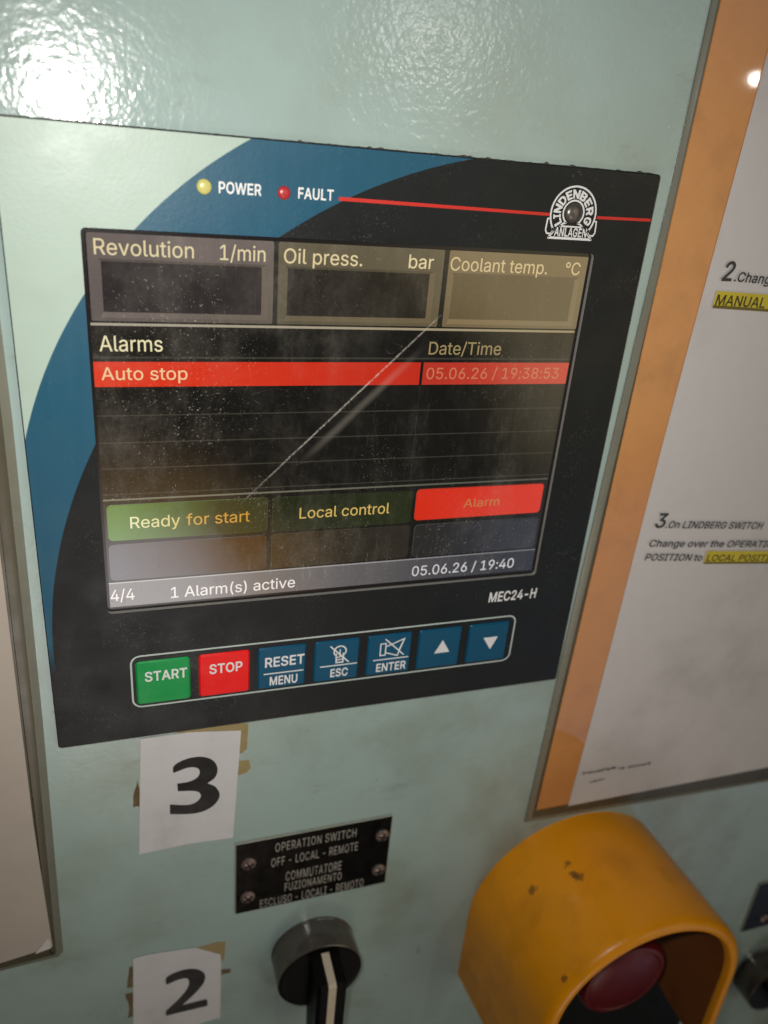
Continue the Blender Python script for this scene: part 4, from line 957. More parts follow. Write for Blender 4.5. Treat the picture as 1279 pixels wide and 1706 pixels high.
# ------------------------------------------------------------------ mesh builder
class B:
    def __init__(self, origin=(0, 0)):
        self.v, self.f, self.mi, self.mats = [], [], [], []
        self.o = origin
    def slot(self, m):
        if m not in self.mats: self.mats.append(m)
        return self.mats.index(m)
    def add(self, verts, faces, m):
        k = len(self.v); s = self.slot(m)
        self.v += [((x - self.o[0]) * MM, -d * MM, (z - self.o[1]) * MM) for x, z, d in verts]
        self.f += [tuple(i + k for i in f) for f in faces]
        self.mi += [s] * len(faces)
    def sheet(self, poly, d, m):
        self.add([(x, z, d) for x, z in poly], [tuple(range(len(poly)))], m)
    def prism(self, poly, d0, d1, m, ch=0.0, side=None):
        n = len(poly)
        rings = [(poly, d0)] + ([(poly, d1 - ch), (inset(poly, ch), d1)] if ch else [(poly, d1)])
        vs = [(x, z, d) for pl, d in rings for x, z in pl]
        qs = [(r * n + i, r * n + (i + 1) % n, (r + 1) * n + (i + 1) % n, (r + 1) * n + i)
              for r in range(len(rings) - 1) for i in range(n)]
        self.add(vs, qs, side or m)
        top = rings[-1][0]
        self.add([(x, z, d1) for x, z in top], [tuple(range(n))], m)
    def lathe(self, cx, cz, prof, m, n=72, cap=True):
        vs, fs = [], []
        for r, d in prof:
            for i in range(n):
                a = 2 * math.pi * i / n
                vs.append((cx + r * math.cos(a), cz + r * math.sin(a), d))
        for k in range(len(prof) - 1):
            for i in range(n):
                j = (i + 1) % n
                fs.append((k * n + i, k * n + j, (k + 1) * n + j, (k + 1) * n + i))
        if cap:
            fs.append(tuple((len(prof) - 1) * n + i for i in range(n)))
        self.add(vs, fs, m)
    def stroke(self, pts, w, d, m, closed=False):
        """flat line of width w along points"""
        n = len(pts)
        L, R = [], []
        for i in range(n):
            a = pts[i - 1] if (i > 0 or closed) else pts[i]
            b = pts[(i + 1) % n] if (i < n - 1 or closed) else pts[i]
            p = pts[i]
            def nrm(u, v):
                l = math.hypot(v[0] - u[0], v[1] - u[1]) or 1
                return (-(v[1] - u[1]) / l, (v[0] - u[0]) / l)
            n1 = nrm(a, p) if a != p else nrm(p, b)
            n2 = nrm(p, b) if b != p else n1
            mxv = (n1[0] + n2[0], n1[1] + n2[1]); ml = math.hypot(*mxv) or 1
            mxv = (mxv[0] / ml, mxv[1] / ml)
            k = (w / 2) / max(0.35, mxv[0] * n1[0] + mxv[1] * n1[1])
            L.append((p[0] + mxv[0] * k, p[1] + mxv[1] * k, d)); R.append((p[0] - mxv[0] * k, p[1] - mxv[1] * k, d))
        e = n if closed else n - 1
        self.add(L + R, [(i, (i + 1) % n, n + (i + 1) % n, n + i) for i in range(e)], m)
    def text(self, body, x, z, w, h, d, m, weight='regular', shear=0.0, ang=0.0, track=0.0):
        vs, fs = text_mesh(body, weight, track)
        ca, sa = math.cos(math.radians(ang)), math.sin(math.radians(ang))
        out = []
        for u, v in vs:
            X = u * w + v * h * shear; Z = v * h
            out.append((x + X * ca - Z * sa, z + X * sa + Z * ca, d))
        self.add(out, fs, m)
    def build(self, name, parent=None, at=None, label=None):
        me = bpy.data.meshes.new(name)
        me.from_pydata(self.v, [], self.f)
        for m in self.mats: me.materials.append(m.m)
        me.polygons.foreach_set('material_index', self.mi)
        bm = bmesh.new(); bm.from_mesh(me)
        bmesh.ops.remove_doubles(bm, verts=bm.verts, dist=1e-7)
        bmesh.ops.recalc_face_normals(bm, faces=bm.faces)
        for fc in bm.faces: fc.smooth = True
        for e in bm.edges:
            if len(e.link_faces) == 2:
                e.smooth = e.calc_face_angle(0) < math.radians(32)
        bm.to_mesh(me); bm.free()
        o = bpy.data.objects.new(name, me)
        scene.collection.objects.link(o)
        if parent: o.parent = parent
        if at is not None: o.location = (at[0] * MM, 0, at[1] * MM)
        if label: o["label"] = label
        return o

def inset(poly, k):
    n = len(poly); out = []
    area = sum(poly[i][0] * poly[(i + 1) % n][1] - poly[(i + 1) % n][0] * poly[i][1] for i in range(n))
    s = 1 if area > 0 else -1
    for i in range(n):
        a, p, b = poly[i - 1], poly[i], poly[(i + 1) % n]
        l1 = math.hypot(p[0] - a[0], p[1] - a[1]) or 1; l2 = math.hypot(b[0] - p[0], b[1] - p[1]) or 1
        n1 = (-(p[1] - a[1]) / l1 * s, (p[0] - a[0]) / l1 * s); n2 = (-(b[1] - p[1]) / l2 * s, (b[0] - p[0]) / l2 * s)
        q = (n1[0] + n2[0], n1[1] + n2[1]); dd = max(0.5, 1 + n1[0] * n2[0] + n1[1] * n2[1])
        out.append((p[0] + q[0] * k / dd, p[1] + q[1] * k / dd))
    return out
def rrect(x0, z0, x1, z1, r, n=5):
    pts = []
    for cx, cz, a0 in ((x1 - r, z0 + r, -90), (x1 - r, z1 - r, 0), (x0 + r, z1 - r, 90), (x0 + r, z0 + r, 180)):
        for i in range(n + 1):
            a = math.radians(a0 + 90 * i / n)
            pts.append((cx + r * math.cos(a), cz + r * math.sin(a)))
    return pts
def circle(cx, cz, r, n=40, a0=0, a1=360):
    full = abs(a1 - a0) >= 360
    return [(cx + r * math.cos(math.radians(a0 + (a1 - a0) * i / (n if full else n - 1))),
             cz + r * math.sin(math.radians(a0 + (a1 - a0) * i / (n if full else n - 1)))) for i in range(n)]
def thing(name, label, cat, at, group=None):
    o = bpy.data.objects.new(name, None)
    scene.collection.objects.link(o)
    o.location = (at[0] * MM, 0, at[1] * MM)
    o.empty_display_size = 0.01
    tag(o, label, cat, group)
    return o
def tag(o, label, cat, group=None):
    o["label"] = label; o["category"] = cat
    if group: o["group"] = group

# ------------------------------------------------------------------ setting: painted cabinet front
b = B()
b.sheet([(-700, -900), (1300, -900), (1300, 900), (-700, 900)], 0, M['wall'])
wall = b.build("cabinet_wall")
wall["kind"] = 'structure'

# ------------------------------------------------------------------ generator controller
PH = 201.77
ctl = thing("generator_controller", "square generator controller with lit alarm screen, blue crescent print and seven keys", "controller", (0, 0))
WIN = rrect(19.7, 53.6, 180.3, 176.0, 1.4)
OUT = rrect(0, 0, 200, PH, 1.2)
def plate_with_window():
    b = B()
    b.slot(M['foil'])
    bm = bmesh.new()
    def loop(pts, d):
        vs = [bm.verts.new((x * MM, -d * MM, z * MM)) for x, z in pts]
        return [bm.edges.new((vs[i], vs[(i + 1) % len(vs)])) for i in range(len(vs))]
    e = loop(inset(OUT, 0.35), 3.0) + loop(WIN, 3.0)
    bmesh.ops.triangle_fill(bm, edges=e, use_beauty=True)
    bm.verts.index_update()
    vs = [(v.co.x / MM, v.co.z / MM, -v.co.y / MM) for v in bm.verts]
    fs = [tuple(v.index for v in f.verts) for f in bm.faces]
    bm.free()
    b.add(vs, fs, M['foil'])
    n = len(OUT)
    o2 = inset(OUT, 0.35)
    ring = [(x, z, 0.0) for x, z in OUT] + [(x, z, 2.65) for x, z in OUT] + [(x, z, 3.0) for x, z in o2]
    b.add(ring, [(r * n + i, r * n + (i + 1) % n, (r + 1) * n + (i + 1) % n, (r + 1) * n + i) for r in (0, 1) for i in range(n)], M['plate_edge'])
    n = len(WIN)
    b.add([(x, z, 3.0) for x, z in WIN] + [(x, z, 1.5) for x, z in WIN],
          [(i, (i + 1) % n, n + (i + 1) % n, n + i) for i in range(n)], M['foil_cut'])
    D = 3.06
    # printed writing and marks of the foil
    b.text("POWER", 56.7, 187.05, 11.9, 2.85, D, M['ink_white'], 'bold')
    b.text("FAULT", 79.2, 187.0, 10.5, 2.85, D, M['ink_white'], 'bold')
    b.text("MEC24-H", 161.2, 43.1, 20.9, 4.2, D, M['ink_white'], 'bold', 0.04)
    b.add([(91.3, 187.1, D), (161.2, 186.85, D), (161.2, 187.75, D), (91.3, 188.15, D)], [(0, 1, 2, 3)], M['ink_red'])
    b.add([(178.6, 186.85, D), (199.4, 187.2, D), (199.4, 188.1, D), (178.6, 187.75, D)], [(0, 1, 2, 3)], M['ink_red'])
    b.stroke(rrect(26.0, 13.9, 174.8, 35.5, 3.2, 6), 0.62, D, M['ink_line'], closed=True)
    return b
plate_with_window().build("front_plate", ctl)
# crumbs of sealant along the upper edge
b = B()
top = []
x = 1.0
while x < 199:
    top.append((x, PH + 0.10 + abs(random.gauss(0, 0.03 + 0.0004 * x)) + (0.4 if random.random() < 0.05 and x > 60 else 0)))
    x += random.uniform(0.4, 1.4)
poly = [(1, PH - 0.2), (199, PH - 0.2)] + top[::-1]
b.prism(poly, 0.02, 1.1, M['gasket'])
b.build("gasket", ctl)

# emblem
b = B()
D = 3.07
cx, cz = 169.72, 187.95
arc = circle(cx, cz, 8.2, 60, -42, 222)
b.stroke(arc, 0.58, D, M['ink_white'])
b.stroke(circle(cx, cz + 0.25, 3.75, 48, -58, 238), 0.55, D, M['ink_white'])
b.stroke([(161.7, 180.35), (178.0, 180.35)], 0.75, D, M['ink_white'])
b.stroke([(163.65, 182.5), (162.7, 181.3), (161.9, 180.5)], 0.6, D, M['ink_white'])
b.stroke([(175.8, 182.5), (176.8, 181.3), (177.8, 180.5)], 0.6, D, M['ink_white'])
for s in (-1, 1):
    X = lambda q: cx + s * q
    b.stroke([(X(8.2), 186.1), (X(9.0), 186.0), (X(9.2), 182.6), (X(8.6), 181.6), (X(7.3), 181.5), (X(6.2), 182.7), (X(7.0), 183.3)], 0.5, D, M['ink_white'])
    b.stroke([(X(2.0), 185.1), (X(3.0), 184.9), (X(4.3), 183.95)], 0.55, D, M['ink_white'])
b.stroke([(cx - 4.4, 184.0), (cx + 4.4, 184.0)], 0.5, D, M['ink_white'])
b.text("ANLAGEN", 163.9, 181.0, 11.9, 2.55, D, M['ink_white'], 'bold')
word = "LINDENBERG"
wid = {'I': 1.0, 'L': 1.7, 'E': 1.75}
angs = [207, 190, 168, 141, 115, 90, 63, 37, 10, -19]
for ch, a in zip(word, angs):
    w = wid.get(ch, 2.1)
    t = B(); t.text(ch, -w / 2, 0, w, 2.38, 0, M['ink_white'], 'heavy')
    r0 = 4.72; ra = math.radians(a - 90)
    vs = []
    for X, Yd, Z in t.v:
        X /= MM; Z /= MM
        X *= 1 + 0.16 * Z
        px_, pz_ = X, r0 + Z
        vs.append((cx + px_ * math.cos(ra) - pz_ * math.sin(ra), cz + px_ * math.sin(ra) + pz_ * math.cos(ra), D))
    b.add(vs, t.f, M['ink_white'])
prof = [(3.05 * math.cos(math.radians(q)), 3.02 + 1.5 * math.sin(math.radians(q))) for q in range(0, 86, 9)] + [(0.05, 4.52)]
b.lathe(cx, cz + 0.25, prof, M['badge'], 40)
b.build("emblem", ctl)

# lamps
for x, z, r, k, lab in ((52.7, 188.35, 2.05, 'led_yellow', "pale yellow POWER lamp"), (75.1, 188.2, 1.85, 'led_red', "red FAULT lamp")):
    b = B()
    prof = [(r, 3.0)] + [(r * math.cos(math.radians(q)), 3.1 + 0.75 * math.sin(math.radians(q))) for q in range(0, 88, 11)] + [(0.04, 3.85)]
    b.lathe(x, z, prof, M[k], 32)
    b.build("indicator_lamp", ctl, label=lab)

# keys
KEYS = [(27.4, 46.0), (49.0, 67.2), (70.2, 88.2), (91.4, 109.0), (112.3, 130.2), (133.2, 151.3), (154.6, 172.2)]
KZ = (15.1, 33.3)
LABS = ["green START key", "red STOP key", "blue RESET MENU key", "blue ESC key with crossed lamp symbol", "blue ENTER key with crossed horn symbol", "blue key with white up arrow", "blue key with white down arrow"]
for i, (x0, x1) in enumerate(KEYS):
    b = B()
    mt = M['key_green'] if i == 0 else M['key_red'] if i == 1 else M['key_blue']
    r = 1.3 if i < 2 else 0.9
    b.prism(rrect(x0, KZ[0], x1, KZ[1], r), 2.9, 3.75, mt, 0.55)
    D = 3.81; W = M['ink_white']
    if i == 0: b.text("START", 30.4, 25.05, 14.5, 3.9, D, W, 'bold')
    if i == 1: b.text("STOP", 52.7, 25.1, 11.8, 3.9, D, W, 'bold')
    if i == 2:
        b.text("RESET", 72.8, 25.0, 14.8, 4.05, D, W, 'bold')
        b.stroke([(72.4, 21.95), (87.3, 21.95)], 0.5, D, W)
        b.text("MENU", 74.7, 16.7, 10.5, 3.7, D, W, 'bold')
    if i == 3:
        b.stroke(circle(101.3, 28.4, 2.35, 28, -50, 230), 0.55, D, W)
        b.stroke([(99.9, 27.6), (100.0, 23.4), (102.6, 23.4), (102.7, 27.6)], 0.6, D, W)
        b.stroke([(100.1, 25.6), (102.5, 26.2)], 0.5, D, W)
        b.stroke([(100.1, 24.5), (102.5, 24.9)], 0.45, D, W)
        b.stroke([(101.3, 29.2), (101.3, 26.0)], 0.5, D, W)
        b.stroke([(97.4, 31.1), (105.0, 23.1)], 0.55, D + 0.02, W)
        b.stroke([(93.8, 22.15), (108.4, 22.15)], 0.5, D, W)
        b.text("ESC", 98.0, 17.0, 6.9, 3.5, D, W, 'bold')
    if i == 4:
        b.stroke([(117.5, 29.5), (119.6, 29.5), (119.6, 24.2), (117.5, 24.2)], 0.5, D, W, closed=True)
        b.stroke([(119.7, 28.0), (127.0, 30.9), (124.6, 23.4), (119.7, 25.3)], 0.5, D, W)
        b.stroke([(127.0, 30.9), (125.2, 26.0)], 0.5, D + 0.01, W)
        b.stroke([(119.2, 31.6), (127.3, 23.4)], 0.5, D + 0.02, W)
        b.stroke([(114.9, 22.2), (129.4, 22.2)], 0.5, D, W)
        b.text("ENTER", 116.4, 16.75, 12.2, 3.6, D, W, 'bold')
    if i == 5: b.sheet([(140.3, 22.1), (146.8, 22.1), (143.4, 28.1)], D, W)
    if i == 6: b.sheet([(161.2, 26.8), (164.9, 20.9), (167.6, 26.8)], D, W)
    b.build("key", ctl, label=LABS[i])

# display
S = 1.55
b = B()
black = lcd("display_black", (17, 15, 11), (16, 15, 11))
border = Mat("display_border", (0.012, 0.010, 0.010), 0.2)
b.sheet(inset(WIN, -0.3), S - 0.05, border)
b.sheet([(21.9, 55.5), (178.6, 55.5), (178.6, 174.6), (21.9, 174.6)] if False else [(20.6, 55.3), (178.9, 55.3), (178.9, 174.7), (20.6, 174.7)], S, black)
rule = lcd("display_rule", (168, 160, 142), (150, 135, 100))
faint = lcd("display_row_line", (58, 54, 45), (48, 47, 40))
white_l = lcd("display_text_cream", (236, 224, 178))
dim_t = lcd("display_text_olive", (150, 132, 88))
b.stroke([(20.6, 149.7), (178.9, 149.7)], 0.75, S + 0.05, rule)
b.stroke([(20.6, 140.05), (178.9, 140.05)], 0.6, S + 0.05, faint)
for z in (122.2, 113.5, 105.0, 96.3):
    b.stroke([(20.6, z), (178.9, z)], 0.42, S + 0.05, faint)
b.stroke([(20.6, 94.45), (178.9, 94.45)], 0.6, S + 0.05, lcd("display_rule_low", (120, 118, 100), (75, 75, 66)))
for z0, z1, x in ((96, 131, 123.4),):
    b.stroke([(x, z0), (x, z1)], 0.4, S + 0.04, lcd("display_column_line", (34, 31, 26)))
b.text("Alarms", 22.6, 141.9, 17.7, 4.5, S + 0.1, white_l)
b.text("Date/Time", 125.2, 141.45, 26.4, 4.2, S + 0.1, dim_t)
screen = b.build("screen", ctl)
screen["label"] = "lit scratched screen with red alarm row and dark table"

def ui_part(name, items, label):
    q = B()
    for it in items: it(q)
    o = q.build(name, screen)
    o["label"] = label
    return o
RO = [  # x0, x1, inner x0, x1, frame colours, inner colour, texts
    (21.0, 72.9, 24.4, 69.4, ((96, 86, 82), (92, 82, 70)), ((46, 40, 40), (40, 35, 34)), (("Revolution", 22.8, 168.95, 27.0, 4.25), ("1/min", 57.2, 168.85, 13.2, 4.2)), (228, 212, 166), "left readout box headed Revolution"),
    (74.3, 127.2, 77.2, 122.8, ((84, 76, 58), (96, 84, 60)), ((34, 30, 24), (38, 32, 22)), (("Oil press.", 75.9, 168.7, 24.3, 4.2), ("bar", 115.4, 168.75, 8.3, 4.1)), (224, 206, 158), "middle readout box headed Oil press."),
    (128.9, 179.2, 131.0, 175.4, ((108, 92, 64), (112, 98, 72)), ((92, 78, 50), (98, 86, 60)), (("Coolant temp.", 129.5, 168.6, 34.8, 4.1), ("°C", 171.1, 168.75, 5.6, 4.0)), (206, 184, 136), "right readout box headed Coolant temp."),
]
for x0, x1, i0, i1, fc, ic, tx, tc_, lab in RO:
    fr = lcd("readout_frame", fc[0], fc[1], x0, x1, top=tuple(v * 1.12 for v in fc[0]), z0=150, z1=176)
    inn = lcd("readout_field", ic[0], ic[1], x0, x1)
    hi = lcd("readout_bevel", tuple(v * 1.18 for v in fc[0]), tuple(v * 1.10 for v in fc[1]), x0, x1)
    sh = lcd("readout_shade", tuple(v * 0.86 for v in fc[0]), tuple(v * 0.88 for v in fc[1]), x0, x1)
    tm = lcd("readout_text", tc_)
    def mk(q, x0=x0, x1=x1, i0=i0, i1=i1, fr=fr, inn=inn, hi=hi, sh=sh, tm=tm, tx=tx):
        q.sheet(rrect(x0, 150.6, x1, 174.7, 0.5, 2), S + 0.04, fr)
        q.add([(i0 - 0.9, 151.6, S + 0.07), (i1 + 1.9, 151.6, S + 0.07), (i1, 153.2, S + 0.07), (i0, 153.2, S + 0.07)], [(0, 1, 2, 3)], hi)
        q.add([(i1 + 1.9, 151.6, S + 0.07), (i1 + 1.9, 167.9, S + 0.07), (i1, 167.2, S + 0.07), (i1, 153.2, S + 0.07)], [(0, 1, 2, 3)], hi)
        q.add([(i0 - 0.9, 167.9, S + 0.07), (i0, 167.2, S + 0.07), (i1, 167.2, S + 0.07), (i1 + 1.9, 167.9, S + 0.07)], [(0, 1, 2, 3)], sh)
        q.sheet([(i0, 153.2), (i1, 153.2), (i1, 167.2), (i0, 167.2)], S + 0.08, inn)
        for t, tx_, tz_, tw, th in tx:
            q.text(t, tx_, tz_, tw, th, S + 0.12, tm)
    ui_part("readout_box", [mk], lab)
redm = lcd("alarm_red", (222, 52, 18), (186, 40, 22), 20, 125)
redm2 = lcd("alarm_red_dim", (176, 46, 32), (190, 62, 46), 123, 180)
def mk(q):
    q.sheet([(20.6, 131.15), (122.9, 131.15), (122.9, 138.75), (20.6, 138.75)], S + 0.05, redm)
    q.sheet([(123.9, 131.15), (179.0, 131.15), (179.0, 138.75), (123.9, 138.75)], S + 0.05, redm2)
    q.text("Auto stop", 22.6, 133.3, 24.7, 3.8, S + 0.1, lcd("alarm_text", (240, 204, 152)))
    q.text("05.06.26 / 19:38:53", 125.3, 133.1, 50.2, 3.85, S + 0.1, lcd("alarm_text_dim", (196, 116, 82)))
ui_part("alarm_row", [mk], "red alarm row reading Auto stop with its date")
def tile(x0, x1, z0, z1, left, right, rim, texts, lab):
    mt = lcd("tile_fill", left, right, x0 + 3, x0 + 0.68 * (x1 - x0))
    rim = tuple(v * 0.85 for v in rim)
    rm = lcd("tile_rim", rim, tuple(v * 0.55 for v in rim), x0, x1)
    def mk(q):
        q.sheet(rrect(x0, z0, x1, z1, 1.6), S + 0.04, rm)
        q.sheet(rrect(x0 + 0.3, z0 + 0.15, x1 - 0.3, z1 - 0.35, 1.4), S + 0.07, mt)
        for t, tx_, tz_, tw, th, colr in texts:
            q.text(t, tx_, tz_, tw, th, S + 0.12, lcd("tile_text", *colr))
    ui_part("status_tile", [mk], lab)
tile(21.4, 72.9, 80.0, 92.8, (96, 132, 62), (40, 46, 16), (110, 140, 80), (("Ready", 28.4, 84.2, 15.6, 4.05, ((232, 232, 186), (216, 196, 110), 28, 44)), ("for start", 46.0, 84.15, 20.8, 4.05, ((206, 160, 70), (196, 140, 50), 46, 67)),), "green status tile reading Ready for start")
tile(74.4, 125.3, 79.6, 92.6, (26, 34, 12), (34, 40, 18), (50, 56, 30), (("Local control", 83.9, 84.05, 32.7, 4.05, ((206, 174, 92),)),), "dark green status tile reading Local control")
tile(126.3, 178.0, 80.4, 92.8, (206, 40, 18), (208, 52, 34), (200, 60, 40), (("Alarm", 145.5, 84.6, 14.5, 3.3, ((186, 118, 68),)),), "red status tile reading Alarm")
tile(21.3, 72.7, 65.4, 78.7, (98, 94, 98), (62, 38, 14), (124, 118, 116), (), "empty grey lower tile at the left")  # left grey is raised to carry part of the floor glare
tile(74.3, 125.4, 65.4, 78.8, (56, 42, 22), (40, 36, 28), (80, 70, 50), (), "empty dark lower tile in the middle")
tile(126.9, 178.2, 65.4, 78.7, (38, 36, 34), (44, 46, 52), (74, 72, 72), (), "empty dark lower tile at the right")
def mk(q):
    q.sheet([(20.6, 55.3), (178.9, 55.3), (178.9, 64.3), (20.6, 64.3)], S + 0.04, lcd("footer_fill", (130, 124, 122), (36, 38, 46), 24, 170))  # left end brightened with some of the reflected floor glare
    q.stroke([(20.6, 64.45), (178.9, 64.45)], 0.45, S + 0.07, lcd("footer_rule", (190, 184, 178), (110, 110, 118)))
    t = lcd("footer_text", (236, 228, 222))
    q.text("4/4", 20.9, 57.65, 7.6, 4.3, S + 0.12, t)
    q.text("1 Alarm(s) active", 40.3, 56.95, 43.0, 4.15, S + 0.12, t)
    q.text("05.06.26 / 19:40", 127.9, 57.2, 42.5, 4.1, S + 0.12, lcd("footer_text_dim", (206, 204, 204)))
ui_part("status_bar", [mk], "grey bottom bar reading 1 Alarm(s) active with the time")

# ------------------------------------------------------------------ numbered paper labels and old tape
def number_label(at, paper, digit, label):
    b = B(at)
    b.prism(paper[::-1], 0.25, 0.45, M['paper'])
    dense = inset(smooth_poly(digit), -0.25)
    b.sheet(dense, 0.53, M['paper_ink'])
    o = b.build("number_label", None, at)
    tag(o, label, "paper label", "numbered paper labels")
def smooth_poly(p, it=2):
    for _ in range(it):
        q = []
        n = len(p)
        for i in range(n):
            a, c, e = p[i - 1], p[i], p[(i + 1) % n]
            v1 = (c[0] - a[0], c[1] - a[1]); v2 = (e[0] - c[0], e[1] - c[1])
            l1, l2 = math.hypot(*v1) or 1, math.hypot(*v2) or 1
            if (v1[0] * v2[0] + v1[1] * v2[1]) / (l1 * l2) < 0.45:
                q.append(c)                      # keep the corners of the figure
            else:
                q.append((c[0] - v1[0] * 0.25, c[1] - v1[1] * 0.25)); q.append((c[0] + v2[0] * 0.25, c[1] + v2[1] * 0.25))
        p = q
    return p
P3 = [(27.77, -2.93), (45.52, -2.95), (64.82, -5.6), (61.9, -60.69), (43.43, -59.6), (26.17, -60.35), (24.81, -60.57)]
D3 = [(39.12, -17.98), (42.33, -16.04), (46.26, -15.21), (50.2, -15.67), (53.67, -17.65), (55.4, -20.96), (55.64, -24.32), (54.36, -27.39), (51.3, -29.09), (54.59, -31.35), (56.36, -34.94), (56.2, -38.0), (54.01, -41.32), (49.87, -43.49), (44.76, -43.48), (37.48, -41.77), (37.61, -37.22), (44.33, -39.23), (47.89, -38.19), (49.71, -35.52), (48.98, -32.98), (46.48, -31.55), (40.76, -30.63), (40.6, -27.13), (44.56, -27.31), (48.07, -26.06), (49.36, -23.35), (48.89, -20.95), (46.68, -19.64), (43.72, -19.56), (39.28, -21.06)]
P2 = [(19.76, -120.33), (26.05, -119.82), (45.71, -122.12), (56.65, -130.3), (56.84, -136.92), (56.31, -174.13), (53.49, -173.7), (46.6, -174.5), (40.59, -176.66), (17.19, -178.0)]
D2 = [(32.91, -137.63), (33.74, -136.38), (37.4, -134.9), (42.25, -134.64), (46.3, -136.2), (49.13, -139.41), (49.71, -143.1), (48.63, -147.18), (45.24, -151.72), (39.09, -158.17), (49.76, -158.13), (50.51, -159.61), (50.22, -162.68), (36.7, -162.5), (32.36, -162.57), (32.04, -159.68), (33.51, -158.29), (38.59, -153.09), (41.99, -147.93), (42.96, -144.45), (42.73, -141.52), (41.33, -139.94), (38.08, -139.83), (33.2, -141.37), (32.83, -140.11)]
number_label((45, -32), P3, D3, "white paper label with a large black 3, stuck under the controller")
number_label((37, -148), P2, D2, "white paper label with a large black 2, one corner cut, beside the rotary switch")
TAPES = [
    ([(40.5, -2.2), (51.4, -1.2), (67.7, -2.6), (67.2, -15.1), (64.9, -17.3), (60, -12)], 'tape', "olive tape strip showing at the top right corner of label 3"),
    ([(60, -20.3), (67.9, -21.0), (68.6, -24.6), (67.5, -27.5), (60, -28)], 'tape', "short brown tape stub at the right edge of label 3"),
    ([(25.9, -22.0), (28, -36), (23.6, -35.4), (24.2, -30)], 'tape_dark', "thin brown tape sliver at the left edge of label 3"),
    ([(44.0, -123.0), (55.1, -122.0), (58.8, -123.0), (58.2, -135), (54, -134)], 'tape', "olive tape corner showing at the cut corner of label 2"),
    ([(55, -140.6), (61.1, -141.7), (61.0, -144.2), (55, -144.2)], 'tape_dark', "faint dark tape trace at the right edge of label 2"),
    ([(18.1, -125.5), (22, -125), (22, -138.6), (16.3, -138.6)], 'tape_dark', "upper brown tape piece at the left edge of label 2"),
    ([(15.4, -142.3), (22, -141.6), (22, -158), (15.8, -158.4), (16.6, -150)], 'tape_dark', "lower brown tape piece at the left edge of label 2"),
]
for poly, k, lab in TAPES:
    c0 = (sum(q[0] for q in poly) / len(poly), sum(q[1] for q in poly) / len(poly))
    b = B(c0)
    jag = []
    for i, q in enumerate(poly):
        e = poly[(i + 1) % len(poly)]
        for t in (0, 0.33, 0.66):
            jag.append((q[0] + (e[0] - q[0]) * t + random.uniform(-0.25, 0.25), q[1] + (e[1] - q[1]) * t + random.uniform(-0.25, 0.25)))
    b.prism(jag, 0.02, 0.14, M[k])
    tag(b.build("tape_strip", None, c0), lab, "tape", "old tape round the paper labels")

# ------------------------------------------------------------------ engraved nameplates
def screw(b, x, z, r, d, ang):
    prof = [(r, d), (r, d + 0.35)] + [(r * math.cos(math.radians(q)), d + 0.35 + 1.1 * math.sin(math.radians(q))) for q in (15, 35, 55, 72)] + [(r * 0.12, d + 1.45)]
    b.lathe(x, z, prof, M['screw'], 28)
    ca, sa = math.cos(ang), math.sin(ang)
    for w, l in ((0.35, r * 0.62), (r * 0.62, 0.35)):
        pts = [(-l, -w), (l, -w), (l, w), (-l, w)]
        b.prism([(x + u * ca - v * sa, z + u * sa + v * ca) for u, v in pts], d + 0.9, d + 1.5, M['black_part'])
def nameplate(x0, z1, w, h, texts, screws, label):
    root = thing("nameplate", label, "nameplate", (x0, z1 - h), "engraved nameplates")
    b = B((x0, z1 - h))
    b.prism([(x0, z1 - h), (x0 + w, z1 - h), (x0 + w, z1), (x0, z1)], 0, 1.2, M['np_black'], 0.25, side=M['np_side'])
    for t, tx_, tz_, tw, th in texts:
        b.text(t, tx_, tz_, tw, th, 1.26, M['np_text'], 'regular', 0.0, 0, 0.05)
    b.build("plate", root)
    for i, (sx, sz) in enumerate(screws):
        s = B((x0, z1 - h)); screw(s, sx, sz, 3.25, 1.2, 0.4 + i * 0.9)
        s.build("screw", root)
nameplate(62.9, -64.3, 68.9, 41.3, [("OPERATION SWITCH", 79.6, -72.6, 35.8, 4.8), ("OFF - LOCAL - REMOTE", 78.1, -81.1, 38.6, 4.9), ("COMMUTATORE", 84.7, -91.2, 25.1, 5.3), ("FUZIONAMENTO", 84.4, -97.4, 25.8, 4.7), ("ESCLUSO - LOCALI - REMOTO", 73.7, -104.7, 47.3, 4.8)],
          [(68.4, -76.4), (127.8, -74.9), (68.2, -96.2), (127.7, -96.1)], "black engraved nameplate reading OPERATION SWITCH with four screws, above a rotary switch")
nameplate(373.0, -176.0, 68.9, 41.5, [], [(388.0, -209.5), (388.0, -187.5), (432.0, -187.5), (432.0, -209.5)], "black nameplate cut off by the right edge of the photo, only one corner showing")

